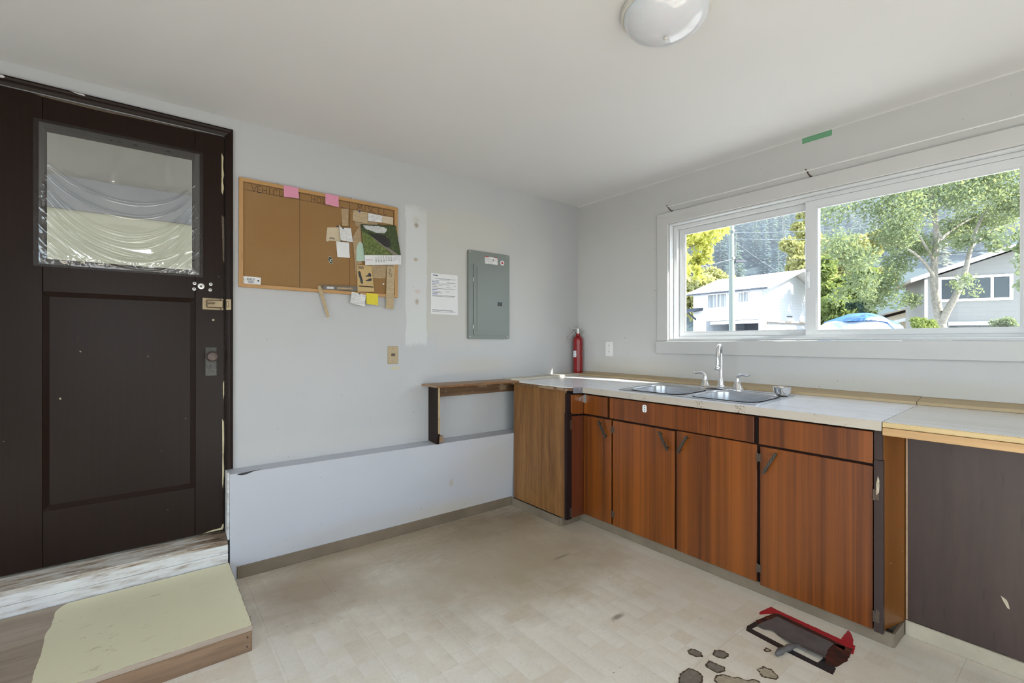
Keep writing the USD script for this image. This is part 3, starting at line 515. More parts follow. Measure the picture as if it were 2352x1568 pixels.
for q in ((-3.302, -3.268, 1.522, 2.152), (-2.732, -2.698, 1.522, 2.152), (-3.268, -2.732, 2.118, 2.152), (-3.268, -2.732, 1.522, 1.552)):
    obj('tape_strip', box(q[0], q[1], -.0016, -.0004, q[2], q[3]), M['clear_tape'], dr, smooth=False)
# latch, knob plate, old screw holes with washers
nl = obj('night_latch', cut(join(box(-2.702, -2.6085, -.006, 0, 1.360, 1.421, .003), box(-2.686, -2.612, -.026, -.004, 1.370, 1.411, .005)), box(-2.655, -2.632, -.0275, -.0235, 1.376, 1.405)), M['brass'], dr, label='aged brass night latch case')
obj('thumb_turn', join(lathe([(0, 0), (.012, 0), (.012, .008), (0, .008)], (-2.667, -.026, 1.3925), 20, 'y-'), box(-2.687, -2.650, -.043, -.033, 1.388, 1.399, .004)), M['brass'], nl)
for zz in (1.366, 1.415): obj('screw', lathe([(0, 0), (.004, 0), (.003, .0016), (0, .0016)], (-2.622, -.006, zz), 12, 'y-'), M['bronze'], nl)
pl = obj('knob_plate', box(-2.689, -2.639, -.004, 0, 1.026, 1.171, .0015), M['bronze_plate'], dr)
obj('doorknob', lathe([(0, 0), (.015, 0), (.015, .004), (.009, .010), (.009, .026), (.020, .034), (.026, .043), (.026, .051), (.020, .058), (.010, .0605), (0, .061)], (-2.663, -.004, 1.125), 32, 'y-'), M['bronze'], pl)
obj('keyhole', onL(ext(sg.Point(-2.666, 1.078).buffer(.0045).union(sg.box(-2.668, 1.063, -2.664, 1.077)), .0008), -.004), M['black'], pl, smooth=False)
for px, pz, rr in ((-2.733, 1.490, .008), (-2.735, 1.462, .008), (-2.665, 1.491, .008), (-2.667, 1.462, .008), (-2.706, 1.478, .0145)):
    w_ = obj('washer', lathe([(0, 0), (rr, 0), (rr, .0012), (rr * .55, .0022), (rr * .4, .0012), (0, .0012)], (px, 0, pz), 20, 'y-'), M['zinc'], dr, label='large zinc washer' if rr > .01 else None)
    obj('screw', lathe([(0, 0), (rr * .34, 0), (rr * .25, .0022), (0, .003)], (px, -.001, pz), 12, 'y-'), M['bronze'], w_)
obj('bolt_hole', lathe([(.0035, 0), (.0075, 0), (.007, .002), (.0035, .0015)], (-2.631, 0, 1.531), 16, 'y-'), M['black'], dr); obj('screw_hole', lathe([(.002, 0), (.006, 0), (.0055, .001), (.002, .0008)], (-2.654, 0, 1.31), 14, 'y-'), M['chip'], dr)
for k, (pts, mt) in enumerate((([(-2.618, 2.17), (-2.609, 2.15), (-2.611, 2.10), (-2.6075, 2.055), (-2.612, 2.03), (-2.6075, 1.99), (-2.613, 1.955), (-2.6185, 1.97), (-2.6175, 2.06)], 'chip'), ([(-2.616, .80), (-2.608, .79), (-2.6065, .70), (-2.609, .60), (-2.6065, .52), (-2.611, .44), (-2.616, .47), (-2.614, .62)], 'chip'),
    ([(-2.70, .2325), (-2.61, .2325), (-2.609, .262), (-2.613, .262), (-2.62, .243), (-2.66, .240)], 'chip'), ([(-3.30, 2.2535), (-3.05, 2.2535), (-2.80, 2.2535), (-2.70, 2.251), (-2.95, 2.247), (-3.10, 2.243), (-3.28, 2.248)], 'chip_grey'), ([(-2.618, 1.85), (-2.607, 1.84), (-2.6065, 1.60), (-2.612, 1.62)], 'chip_grey'), ([(-2.612, .98), (-2.607, 1.0), (-2.6065, .93), (-2.61, .90)], 'chip'))):
    obj('paint_chip', onL(ext(wob(pts, .0012, .008, k + 3), .0007), 0.0), M[mt], dr, label='bare patch where brown paint has peeled' if k == 0 else None, smooth=False)
# casing and jamb
t1 = thing('trim_1', 'narrow dark brown moulding framing the door', 'door trim', (-3.0, 0, .5), kind='structure')
cp = [(0, 0), (0, .004), (.008, .009), (.014, .012), (.022, .012), (.030, .017), (.036, .016), (.036, 0)]      # (away from the opening, out of the wall)
def casing_run(kind):
    if kind == 'r': V = [(DX1 + .003 - .001 + a * .93, -o, z) for z0, z1 in ((.541, 2.2605),) for a, o in cp for z in (z0, z1 + a)]
    else: V = [(x, -o, DZ1 + .0025 + a) for a, o in cp for x in (-3.46 - a, DX1 + .002 + a * .93)]
    V = np.array(V).reshape(len(cp), 2, 3); return loft([V[:, 0][::-1], V[:, 1][::-1]] if kind == 'r' else [V[:, 0], V[:, 1]], True, True)
obj('upright', casing_run('r'), M['brown_smooth'], t1); obj('head', casing_run('t'), M['brown_smooth'], t1)
obj('jamb', box(DX1 + .0005, DX1 + .0195, .0, .12, .13, DZ1 + .012), M['brown_smooth'], t1, smooth=False); obj('jamb', box(DX0 - .0195, DX0 - .0005, .0, .12, .13, DZ1 + .012), M['brown_smooth'], t1, smooth=False)
obj('keeper', join(box(-2.6015, -2.577, -.024, -.013, 1.362, 1.418, .002), box(-2.600, -2.590, -.030, -.022, 1.375, 1.405, .002)), M['brass'], t1, label='aged brass latch keeper')
obj('worn_jamb', box(-2.6015, -2.5925, -.080, 0, .20, .538, .002), M['riser_white'], t1, label='worn white jamb strip beside the low wall')
for k, pts in enumerate(([(-3.40, 2.294), (-3.385, 2.294), (-3.38, 2.288), (-3.39, 2.282), (-3.40, 2.281)], [(-3.185, 2.2945), (-3.14, 2.2945), (-3.135, 2.287), (-3.16, 2.2885)])):
    obj('paint_chip', onL(ext(wob(pts, .001, .006, k), .0008), -.0166), M['trim'], t1, smooth=False)
# threshold: worn sill over two white boards
t2 = thing('trim_2', 'worn wooden sill with white riser boards under the door', 'threshold', (-3.0, -.05, .1), kind='structure')
sv = np.array([(x, y, z) for x in (-3.6, -2.6025) for y, z in ((.10, .186), (-.100, .186), (-.104, .196), (-.097, .203), (0.0, .2205), (.10, .2205))])
obj('sill_board', trimesh.Trimesh(sv, [], process=False).convex_hull, M['sill_worn'], t2, smooth=False)
obj('riser_board', box(-3.6, -2.601, -.101, -.075, .144, .1855, .002), M['riser_white'], t2); obj('riser_board', box(-3.6, -2.601, -.104, -.075, .0, .1435, .002), M['riser_white'], t2)

# ------------------------------------------------------------------ yellow step
sp = thing('step', 'yellow-painted wooden step below the brown door', 'step', (-3.1, -.44, 0))
obj('tread', box(-3.75, -2.598, -.770, -.113, .080, .0995, .002), M['worn_wood'], sp, label='plywood tread, bare grey wood at its left end')
yl = wob([(-2.601, -.116), (-2.601, -.766), (-3.222, -.766), (-3.216, -.69), (-3.219, -.60), (-3.216, -.50), (-3.224, -.353), (-3.213, -.297), (-3.216, -.168), (-3.188, -.116)], .0016, .018, 4).intersection(sg.box(-3.4, -.7685, -2.5995, -.1145))
obj('yellow_paint', flat(ext(yl, .0007), .0993), M['yellow'], sp, label='worn coat of pale yellow paint', smooth=False)
obj('front_board', box(-3.75, -2.600, -.766, -.738, 0, .0795, .002), M['raw_wood'], sp); obj('side_board', box(-2.626, -2.601, -.737, -.113, 0, .0795, .002), M['raw_wood'], sp)
for q in ((-2.616, .058), (-2.617, .022)): obj('nail', lathe([(0, 0), (.0035, 0), (.0028, .001), (0, .0012)], (q[0], -.766, q[1]), 10, 'y-'), M['rust'], sp)

# ------------------------------------------------------------------ cork board and what is pinned to it
cb = thing('cork_board', 'large wood-framed cork board hung beside the brown door', 'cork board', (-2.10, 0, 1.77))
BO = [(-2.5415, 2.0585), (-1.6600, 2.0510), (-1.6600, 1.4780), (-2.5425, 1.4860)]; BI = [(-2.523, 2.0395), (-1.6805, 2.0325), (-1.6805, 1.4965), (-2.523, 1.5035)]
obj('cork_sheet', onL(ext(poly(BI).buffer(.004, join_style=2), .008), -.004), M['cork'], cb, smooth=False)
for i in range(4):
    j = (i + 1) % 4; obj('frame_rail', onL(ext([BO[i], BO[j], BI[j], BI[i]], .020), 0), M['board_wood' if i % 2 == 0 else 'board_wood_z'], cb, smooth=False)
YC = -.0122
def ink(p0, p1, w=.0017): return onL(ext(sg.LineString([p0, p1]).buffer(w / 2, cap_style=2), .0005), YC)
obj('ruled_line', ink((-2.523, 1.999), (-1.681, 1.990)), M['ink'], cb, smooth=False); obj('ruled_line', ink((-2.244, 2.033), (-2.244, 1.502)), M['ink'], cb, smooth=False); obj('ruled_line', ink((-1.963, 2.030), (-1.963, 1.499)), M['ink'], cb, smooth=False); obj('ruled_line', ink((-2.523, 2.0365), (-1.686, 2.0295)), M['ink'], cb, smooth=False); obj('ruled_line', ink((-1.6865, 2.029), (-1.6865, 1.50)), M['ink'], cb, smooth=False)
for ch, a, b in (('V', -2.484, -2.460), ('E', -2.454, -2.438), ('H', -2.431, -2.410), ('I', -2.403, -2.393), ('C', -2.381, -2.360), ('L', -2.350, -2.330), ('H', -2.179, -2.161), ('O', -2.152, -2.128), ('U', -2.118, -2.098), ('M', -1.915, -1.888), ('I', -1.875, -1.863), ('S', -1.853, -1.829), ('C', -1.828, -1.803), ('E', -1.786, -1.768), ('L', -1.751, -1.730)):
    obj('letter', pen(ch, a, b, 1.996, 2.029, YC), M['ink'], cb, smooth=False)
def note(name, pts, mat, label, cat, y0=-.0126, bow=0.0, bowl=0.0, group=None, th=.0006):
    t = thing(name, label, cat, (float(np.mean([p[0] for p in pts])), y0, float(np.mean([p[1] for p in pts]))), group); obj('sheet', sheet(poly(pts), y0, th, bow, bowl), M[mat], t, smooth=40); return t
YF = -.0206                                             # in front of the frame's face
note('sticky_note', [(-2.328, 2.058), (-2.254, 2.059), (-2.250, 1.999), (-2.328, 1.994)], 'pink', 'pink sticky note on the board top, covering the word beginning VEHICL', 'sticky note', YF, .004)
note('sticky_note', [(-2.107, 2.056), (-2.032, 2.056), (-2.031, 1.988), (-2.107, 1.993)], 'pink', 'pink sticky note on the board top, covering the word beginning HO', 'sticky note', YF, .004)
note('sticky_note', [(-1.865, 1.497), (-1.790, 1.493), (-1.792, 1.423), (-1.865, 1.430)], 'yellow_note', 'bright yellow sticky note under the bottom rail of the cork board', 'sticky note', YF, .004)
note('newspaper_clipping', [(-2.013, 1.984), (-1.971, 1.993), (-1.974, 1.887), (-2.009, 1.885)], 'news', 'narrow brown clipping left of the folded clipping with the blue pin', 'clipping', -.0128, .006)
fc = note('newspaper_clipping', [(-1.941, 1.991), (-1.854, 1.989), (-1.857, 1.921), (-1.948, 1.924)], 'news2', 'folded newspaper clipping held by the blue pin under the word MISCEL', 'clipping', -.0132, .008)
obj('fold', sheet(poly([(-1.955, 1.981), (-1.9415, 1.991), (-1.9485, 1.924), (-1.962, 1.915)]), -.0128, .0006, .010), M['cork'], fc, smooth=40)
note('card', [(-1.851, 1.988), (-1.760, 1.985), (-1.763, 1.942), (-1.853, 1.937)], 'card_paper', 'white business card pinned under the word MISCEL', 'card', -.0140)
note('card', [(-1.760, 1.984), (-1.688, 1.987), (-1.689, 1.939), (-1.760, 1.943)], 'cream_paper', 'blank cream card at the right end of the row under MISCEL', 'card', -.0132)
note('newspaper_clipping', [(-1.935, 1.925), (-1.790, 1.938), (-1.790, 1.918), (-1.925, 1.895)], 'news', 'strip of brown newsprint showing just above the calendar', 'clipping', -.0127)
en = note('envelope', [(-2.094, 1.862), (-2.027, 1.874), (-2.000, 1.80), (-2.022, 1.790), (-2.087, 1.786), (-2.090, 1.779), (-2.103, 1.783)], 'cream_paper', 'cream envelope printed ACE, left of the crumpled white sheets', 'envelope', -.0130, .004)
obj('lettering', fit_text('ACE', -2.083, -2.053, 1.797, 1.807, -.0177, bold=True), M['inkgrey'], en, smooth=False)
note('paper_note', [(-2.043, 1.789), (-1.966, 1.791), (-1.964, 1.699), (-2.037, 1.697)], 'plain_paper', 'plain white note hanging below the crumpled white sheet', 'note', -.0128, .004)
w_ = note('paper_note', [(-2.029, 1.886), (-2.018, 1.872), (-1.958, 1.877), (-1.948, 1.794), (-2.021, 1.794)], 'white_paper', 'crumpled white printed sheet overlapping the cream envelope', 'note', -.0185, .006, .004)
# oval sticker
ov = thing('oval_sticker', 'small oval black and green sticker alone in the middle column', 'sticker', (-2.076, -.0125, 1.674))
el = lambda a, b: sa.rotate(sa.scale(sg.Point(-2.0755, 1.6745).buffer(1, 24), a, b), 20)
obj('rim', onL(ext(el(.0125, .0225), .0006), -.0123), M['cream_paper'], ov, smooth=False); obj('face', onL(ext(el(.0105, .020), .0005), -.0128), M['black'], ov, smooth=False)
obj('emblem', onL(ext(poly([(-2.083, 1.660), (-2.079, 1.674), (-2.081, 1.688), (-2.0755, 1.678), (-2.067, 1.684), (-2.072, 1.672), (-2.067, 1.660), (-2.0755, 1.668)]), .0004), -.0132), M['green_paper'], ov, smooth=False)
# calendar
cl = thing('calendar', 'wall calendar with steam train picture, open at September, over the board edge', 'calendar', (-1.77, -.02, 1.80))
CP = [(-1.901, 1.909), (-1.674, 1.934), (-1.641, 1.752), (-1.877, 1.726)]
YP = -.0230
M['print_green'] = (lambda g: (lambda p: g.done('print_grass', base_color=g.ramp(g.noise(p, 70.0, 5.0, .7), [(.3, (.035, .06, .015)), (.5, (.11, .15, .035)), (.7, (.23, .25, .08))]), roughness=.35))(g.pos()))(G())
M['print_forest'] = (lambda g: (lambda p: g.done('print_forest', base_color=g.ramp(g.noise(p, 90.0, 5.0, .7), [(.3, (.012, .02, .008)), (.55, (.05, .075, .02)), (.75, (.11, .14, .045))]), roughness=.35))(g.pos()))(G())
M['print_smoke'] = plain('print_smoke', (.50, .51, .50), .4, var=.25, scale=60); M['print_engine'] = plain('print_engine', (.018, .017, .017), .35, var=.5, scale=120); M['print_track'] = plain('print_track', (.20, .17, .14), .4, var=.4, scale=150)
pp = obj('photo_page', sheet(poly(CP), YP, .0007), M['print_forest'], cl, smooth=False)
clip = poly(CP).buffer(-.0004)
def pr(name, pts, mat, k, amp=.0015, seed=1): obj(name, onL(ext(wob(pts, amp, .006, seed).intersection(clip), .0003), YP - .0006 - .00025 * k), M[mat], pp, smooth=False)
pr('smoke_print', [(-1.888, 1.905), (-1.85, 1.909), (-1.76, 1.914), (-1.735, 1.905), (-1.735, 1.887), (-1.755, 1.875), (-1.80, 1.872), (-1.835, 1.878), (-1.865, 1.883)], 'print_smoke', 1, .004, 2)
pr('grass_print', [(-1.899, 1.875), (-1.85, 1.852), (-1.80, 1.822), (-1.745, 1.785), (-1.69, 1.748), (-1.875, 1.726)], 'print_green', 1, .001, 3)
pr('track_print', [(-1.83, 1.842), (-1.79, 1.826), (-1.72, 1.786), (-1.655, 1.751), (-1.688, 1.747), (-1.745, 1.784), (-1.80, 1.818)], 'print_track', 2, .0008, 4)
pr('locomotive_print', [(-1.852, 1.868), (-1.825, 1.862), (-1.805, 1.863), (-1.80, 1.872), (-1.79, 1.866), (-1.765, 1.864), (-1.752, 1.858), (-1.749, 1.868), (-1.742, 1.868), (-1.738, 1.850), (-1.722, 1.846), (-1.712, 1.828), (-1.712, 1.802), (-1.728, 1.788), (-1.745, 1.792), (-1.78, 1.812), (-1.82, 1.838)], 'print_engine', 3, .0012, 5)
dp = obj('date_page', sheet(poly([(-1.877, 1.7255), (-1.638, 1.7515), (-1.640, 1.692), (-1.874, 1.664)]), YP, .0007, .003), M['plain_paper'], cl, smooth=False)
sk = .111
obj('month_name', fit_text('September', -1.867, -1.826, 1.692, 1.700, YP - .0030, skew=sk), M['pink'], dp, smooth=False)
first = 2
for r_ in range(5):
    for c_ in range(7):
        d_ = r_ * 7 + c_ - first + 1
        if 1 <= d_ <= 30:
            x_ = -1.809 + c_ * .0165; obj('numeral', fit_text(str(d_), x_, x_ + (.0045 if d_ < 10 else .0085), 1.7235 - r_ * .0088 + sk * (x_ + 1.809) , 1.7285 - r_ * .0088 + sk * (x_ + 1.809), YP - .0036, bold=True), M['inkgrey'], dp, smooth=False)
obj('small_grid', onL(ext([(-1.690, 1.738), (-1.648, 1.7425), (-1.650, 1.704), (-1.692, 1.699)], .0003), YP - .0034), M['notice_paper'], dp, smooth=False)
for k in range(14):
    f_ = (k + .5) / 14; obj('wire_loop', tube([(-1.901 + .227 * f_ + .0, YP - .0028 - .0025 * math.cos(a), 1.909 + .025 * f_ - .001 + .0035 * math.sin(a)) for a in np.linspace(0, 5.6, 9)], .0007, 5), M['pin_grey'], cl)
note('paper_slip', [(-1.925, 1.685), (-1.924, 1.753), (-1.917, 1.785), (-1.902, 1.807), (-1.879, 1.790), (-1.872, 1.691)], 'green_paper', 'pale green slip with an arched top, beside the calendar', 'slip of paper', -.0150, .002)
tc = note('newspaper_clipping', [(-1.947, 1.826), (-1.908, 1.897), (-1.895, 1.902), (-1.891, 1.671), (-1.921, 1.667), (-1.927, 1.579)], 'news', 'tall creased brown clipping behind the green slip', 'clipping', -.0127, .002, .004)
# shoe advertisement
sh = note('shoe_advertisement', [(-1.920, 1.665), (-1.829, 1.664), (-1.822, 1.58), (-1.814, 1.507), (-1.855, 1.503), (-1.919, 1.500)], 'kraft', 'tan advertisement headed SAS with pictures of three dark shoes', 'advertisement', -.0150, .006)
def ys(z): return -.0150 - .0007 - .006 * ((1.665 - z) / .165) ** 2 - .0004
obj('heading', fit_text('SAS', -1.914, -1.880, 1.640, 1.658, ys(1.65), bold=True), M['inkgrey'], sh, smooth=False)
obj('shoe_picture', onL(ext(wob([(-1.914, 1.622), (-1.906, 1.627), (-1.899, 1.617), (-1.896, 1.600), (-1.887, 1.575), (-1.885, 1.556), (-1.890, 1.548), (-1.899, 1.557), (-1.903, 1.580), (-1.912, 1.600)], .0006, .004, 1), .0005), ys(1.585) - .0012), M['inkgrey'], sh, smooth=False)
obj('shoe_picture', onL(ext(poly([(-1.869, 1.600), (-1.855, 1.606), (-1.848, 1.620), (-1.836, 1.617), (-1.832, 1.602), (-1.836, 1.597), (-1.868, 1.596)]), .0005), ys(1.605) - .0006), M['inkgrey'], sh, smooth=False)
obj('shoe_picture', onL(ext(poly([(-1.868, 1.573), (-1.853, 1.580), (-1.842, 1.588), (-1.831, 1.587), (-1.829, 1.575), (-1.845, 1.569), (-1.867, 1.569)]), .0005), ys(1.578) - .0008), M['inkgrey'], sh, smooth=False)
obj('rule', onL(ext(sg.box(-1.910, 1.532, -1.822, 1.538), .0005), ys(1.53) - .0004), M['ink'], sh, smooth=False)
note('newspaper_clipping', [(-1.829, 1.671), (-1.731, 1.678), (-1.739, 1.597), (-1.820, 1.591)], 'news', 'wide brown clipping tucked under the calendar, right of the shoe advertisement', 'clipping', -.0128, .002)
lc = note('newspaper_clipping', [(-1.733, 1.684), (-1.679, 1.690), (-1.691, 1.403), (-1.742, 1.408)], 'news2', 'long narrow clipping hanging down over the board corner below the calendar', 'clipping', -.0210, .003)
obj('drawing', onL(ext(unary_union([sg.LineString(p).buffer(.0012) for p in ([(-1.722, 1.650), (-1.715, 1.658), (-1.706, 1.650), (-1.714, 1.640), (-1.722, 1.632), (-1.714, 1.622), (-1.705, 1.630)], [(-1.712, 1.625), (-1.700, 1.618), (-1.706, 1.607), (-1.716, 1.612)])]), .0004), -.0221), M['inkgrey'], lc, smooth=False)
obj('headline', fit_text('FREE', -1.730, -1.690, 1.672, 1.680, -.0218, bold=True), M['inkgrey'], lc, smooth=False)
ru = thing('plastic_strip', 'clear grey plastic strip lying along the bottom rail of the board', 'strip', (-2.02, -.02, 1.515))
M['clear_grey'] = (lambda g: g.done('clear_grey_plastic', base_color=(.20, .185, .165), roughness=.2, alpha=.75))(G())
obj('body', sheet(poly([(-2.128, 1.524), (-1.921, 1.531), (-1.921, 1.503), (-2.123, 1.499)]), YF, .0015), M['clear_grey'], ru, smooth=False)
obj('print_patch', sheet(poly([(-2.10, 1.517), (-2.06, 1.5185), (-2.06, 1.507), (-2.10, 1.506)]), YF - .0016, .0003), M['card_paper'], ru, smooth=False); obj('print_patch', sheet(poly([(-2.04, 1.519), (-1.95, 1.522), (-1.95, 1.511), (-2.04, 1.508)]), YF - .0016, .0003), M['news'], ru, smooth=False)
note('paper_strip', [(-2.151, 1.511), (-2.136, 1.525), (-2.128, 1.508), (-2.086, 1.344), (-2.101, 1.338), (-2.118, 1.40)], 'news2', 'twisted tan paper strip dangling below the left part of the plastic strip', 'paper strip', -.0225, .008)
note('card', [(-1.954, 1.497), (-1.868, 1.483), (-1.877, 1.412), (-1.965, 1.429)], 'card_paper', 'tilted white printed card pinned under the bottom rail', 'card', YF, .006)
bc = note('card', [(-2.523, 1.544), (-2.439, 1.542), (-2.440, 1.503), (-2.524, 1.505)], 'plain_paper', 'white business card with arched lettering in the lower left board corner', 'card', -.0126)
obj('lettering', fit_text('BOBCAT', -2.505, -2.466, 1.523, 1.535, -.0133, bold=True), M['inkgrey'], bc, smooth=False); obj('lettering', fit_text('A 1', -2.521, -2.510, 1.522, 1.529, -.0133), M['inkgrey'], bc, smooth=False)
for k, (a, b) in enumerate(((-2.500, -2.472), (-2.502, -2.470), (-2.498, -2.474))): obj('print_line', onL(ext(sg.box(a, 1.5185 - k * .0045, b, 1.5203 - k * .0045), .0003), -.0133), M['inkgrey'], bc, smooth=False)
obj('mark', onL(ext(sg.Point(-2.4515, 1.524).buffer(.0045, 6), .0003), -.0133), M['inkgrey'], bc, smooth=False)
def pin(x, z, mat, y0, label):
    t = thing('push_pin', label, 'push pin', (x, y0, z)); obj('head', lathe([(0, 0), (.0045, 0), (.0045, .0015), (.0025, .003), (.0025, .007), (.0045, .009), (.0042, .0105), (0, .0112)], (x, y0, z), 14, 'y-'), M[mat], t); obj('point', lathe([(0, -.006), (.0006, -.003), (.0006, .001), (0, .001)], (x, y0, z), 6, 'y-'), M['zinc'], t)
pin(-1.905, 1.987, 'pin_blue', -.0142, 'blue push pin through the folded clipping'); pin(-2.006, 1.869, 'pin_grey', -.0205, 'dark push pin at the top of the crumpled white sheet'); pin(-2.018, 1.791, 'pin_grey', -.0260, 'dark push pin between the envelope and the plain white note'); pin(-2.038, 1.876, 'pin_grey', -.0130, 'small dark push pin above the envelope')
pin(-1.790, 1.920, 'pin_grey', -.0262, 'dark push pin holding the calendar wire'); pin(-1.755, 1.559, 'pin_white', -.0123, 'white push pin in bare cork at lower right'); pin(-1.908, 1.489, 'pin_grey', -.0215, 'dark push pin in the tilted white card'); pin(-2.134, 1.522, 'brass', -.0232, 'brass pin holding the dangling paper strip')
for x, z, s in ((-2.350, 2.0605, 'left'), (-1.951, 2.0575, 'right')):
    t = thing('screw', f'{s} of two grey screws standing in the wall at the board top', 'screw', (x, 0, z)); obj('shaft', tube([(x, 0, z), (x, -.018, z + .001)], .0022, 8), M['rust'], t); obj('head', lathe([(0, 0), (.0055, 0), (.005, .0025), (0, .003)], (x, -.018, z + .001), 12, 'y-'), M['zinc'], t)

# ------------------------------------------------------------------ electrical panel, notice, plates
ep = thing('electrical_panel', 'grey steel breaker panel with a closed door on the left wall', 'breaker panel', (-.94, 0, 1.53))
rr = lambda x0, x1, z0, z1, r: sg.box(x0 + r, z0 + r, x1 - r, z1 - r).buffer(r, 6)
obj('cover', join(onL(ext(rr(-1.125, -.7585, 1.2205, 1.8485, .012), .004), -.014), onL(ext(rr(-1.1265, -.757, 1.219, 1.850, .012), .0145), 0)), M['panel_grey'], ep, smooth=20)
dp_ = obj('door', join(onL(ext(rr(-1.083, -.797, 1.245, 1.756, .008), .006), -.018), onL(ext(rr(-1.058, -.815, 1.275, 1.735, .006), .004), -.0235)), M['panel_grey'], ep, smooth=20)
la = obj('latch', box(-.878, -.835, -.0282, -.0262, 1.462, 1.491, .0008), M['black'], dp_); obj('slide', box(-.862, -.856, -.0312, -.0278, 1.465, 1.488, .001), M['pin_grey'], la)
for z in (1.642, 1.305): obj('hinge', box(-1.087, -1.082, -.023, -.018, z - .014, z + .014, .001), M['zinc'], ep)
lb = obj('label', onL(ext(sg.box(-.985, 1.766, -.870, 1.819), .0004), -.018), M['card_paper'], ep, smooth=False)
obj('label_band', onL(ext(sg.box(-.985, 1.8145, -.950, 1.819), .0003), -.0183), M['tape_red'], lb, smooth=False); obj('label_band', onL(ext(sg.box(-.905, 1.8145, -.870, 1.819), .0003), -.0183), M['tape_red'], lb, smooth=False); obj('arrow', onL(ext(poly([(-.913, 1.788), (-.909, 1.788), (-.909, 1.799), (-.906, 1.799), (-.911, 1.806), (-.916, 1.799), (-.913, 1.799)]), .0003), -.0183), M['black'], lb, smooth=False)
sk_ = obj('round_sticker', onL(ext(sg.Point(-.827, 1.785).buffer(.0185, 20), .0004), -.018), M['plain_paper'], ep, smooth=False)
half = [(0, .0125), (.003, .008), (.0055, .0095), (.0045, .003), (.008, .006), (.009, .0035), (.0125, .003), (.011, .0), (.012, -.001), (.006, -.006), (.0065, -.008), (.0007, -.007), (.0007, -.0125)]
obj('maple_leaf', onL(ext(sa.translate(poly(half + [(-a, b) for a, b in half[::-1]]), -.827, 1.785), .0003), -.0183), M['tape_red'], sk_, smooth=False)
for x, z in ((-1.112, 1.838), (-.775, 1.835), (-1.112, 1.235), (-.775, 1.235)): obj('screw', lathe([(0, 0), (.0045, 0), (.0035, .0015), (0, .002)], (x, -.0175, z), 10, 'y-'), M['zinc'], ep)
nt = thing('paper_notice', 'white printed letter sheet taped to the wall beside the breaker panel', 'notice', (-1.309, 0, 1.52))
obj('sheet', sheet(poly([(-1.4135, 1.661), (-1.2045, 1.661), (-1.204, 1.384), (-1.4155, 1.3865)]), -.0008, .0006, .002), M['plain_paper'], nt, smooth=40)
def bar(x0, x1, z, h=.0022, mat='inkgrey', name='print_line'): obj(name, onL(ext(sg.box(x0, z - h / 2, x1, z + h / 2), .0002), -.0016 - .002 * ((1.661 - z) / .275) ** 2), M[mat], nt, smooth=False)
M['inkgrey'] = plain('print_ink_soft', (.13, .13, .15), .7)
bar(-1.397, -1.386, 1.649, .008, 'blue_ink', 'emblem'); bar(-1.383, -1.362, 1.648, .006)
for a, b, z in ((-1.385, -1.222, 1.628), (-1.345, -1.27, 1.6215), (-1.405, -1.385, 1.612), (-1.38, -1.35, 1.612), (-1.293, -1.222, 1.604), (-1.293, -1.26, 1.597), (-1.405, -1.29, 1.592), (-1.405, -1.37, 1.583), (-1.355, -1.33, 1.583), (-1.295, -1.27, 1.583), (-1.235, -1.222, 1.583), (-1.405, -1.36, 1.572), (-1.30, -1.26, 1.570), (-1.405, -1.225, 1.560), (-1.405, -1.34, 1.541), (-1.30, -1.27, 1.541), (-1.405, -1.33, 1.532), (-1.405, -1.225, 1.513), (-1.405, -1.23, 1.507), (-1.405, -1.25, 1.415), (-1.405, -1.24, 1.410), (-1.405, -1.225, 1.402)): bar(a, b, z)
for a, b, z in ((-1.405, -1.355, 1.603), (-1.405, -1.365, 1.5515), (-1.405, -1.365, 1.5215)): bar(a, b, z, .0045, 'blue_ink', 'heading')
jp = thing('jack_plate', 'old ivory telephone jack plate on the left wall', 'wall plate', (-1.685, 0, 1.113))
obj('plate', box(-1.720, -1.650, -.006, 0, 1.057, 1.1705, .003), M['ivory'], jp); obj('jack', join(box(-1.697, -1.673, -.010, -.005, 1.107, 1.124, .002)), M['bronze'], jp)
for z in (1.155, 1.073): obj('screw', lathe([(0, 0), (.0035, 0), (.0028, .001), (0, .0014)], (-1.685, -.006, z), 10, 'y-'), M['brass'], jp)
oc = thing('outlet', 'white duplex power outlet on the window wall above the counter', 'outlet', (0, -.345, 1.14))
obj('plate', box(-.006, 0, -.306, -.384, 1.081, 1.200, .003), M['white_plastic'], oc)
for z in (1.165, 1.117):
    rc = obj('receptacle', onR(ext(sg.box(.333, z - .013, .357, z + .013).buffer(.003, 4), .002), -.006), M['white_plastic'], oc)
    for yy in (-.340, -.350): obj('slot', box(-.0086, -.0078, yy - .0008, yy + .0008, z, z + .008), M['black'], rc, smooth=False)
    obj('ground_hole', lathe([(0, 0), (.002, 0), (.002, .0006), (0, .0006)], (-.008, -.345, z - .006), 8, 'x-'), M['black'], rc)
obj('screw', lathe([(0, 0), (.003, 0), (.0025, .001), (0, .0012)], (-.006, -.345, 1.141), 10, 'x-'), M['zinc'], oc)
solo('masking_tape', box(-.0009, 0, -1.743, -1.889, CEIL - .0125 - .031, CEIL - .0125), M['green_tape'], 'strip of green masking tape on the window wall just under the ceiling', 'tape', smooth=False)

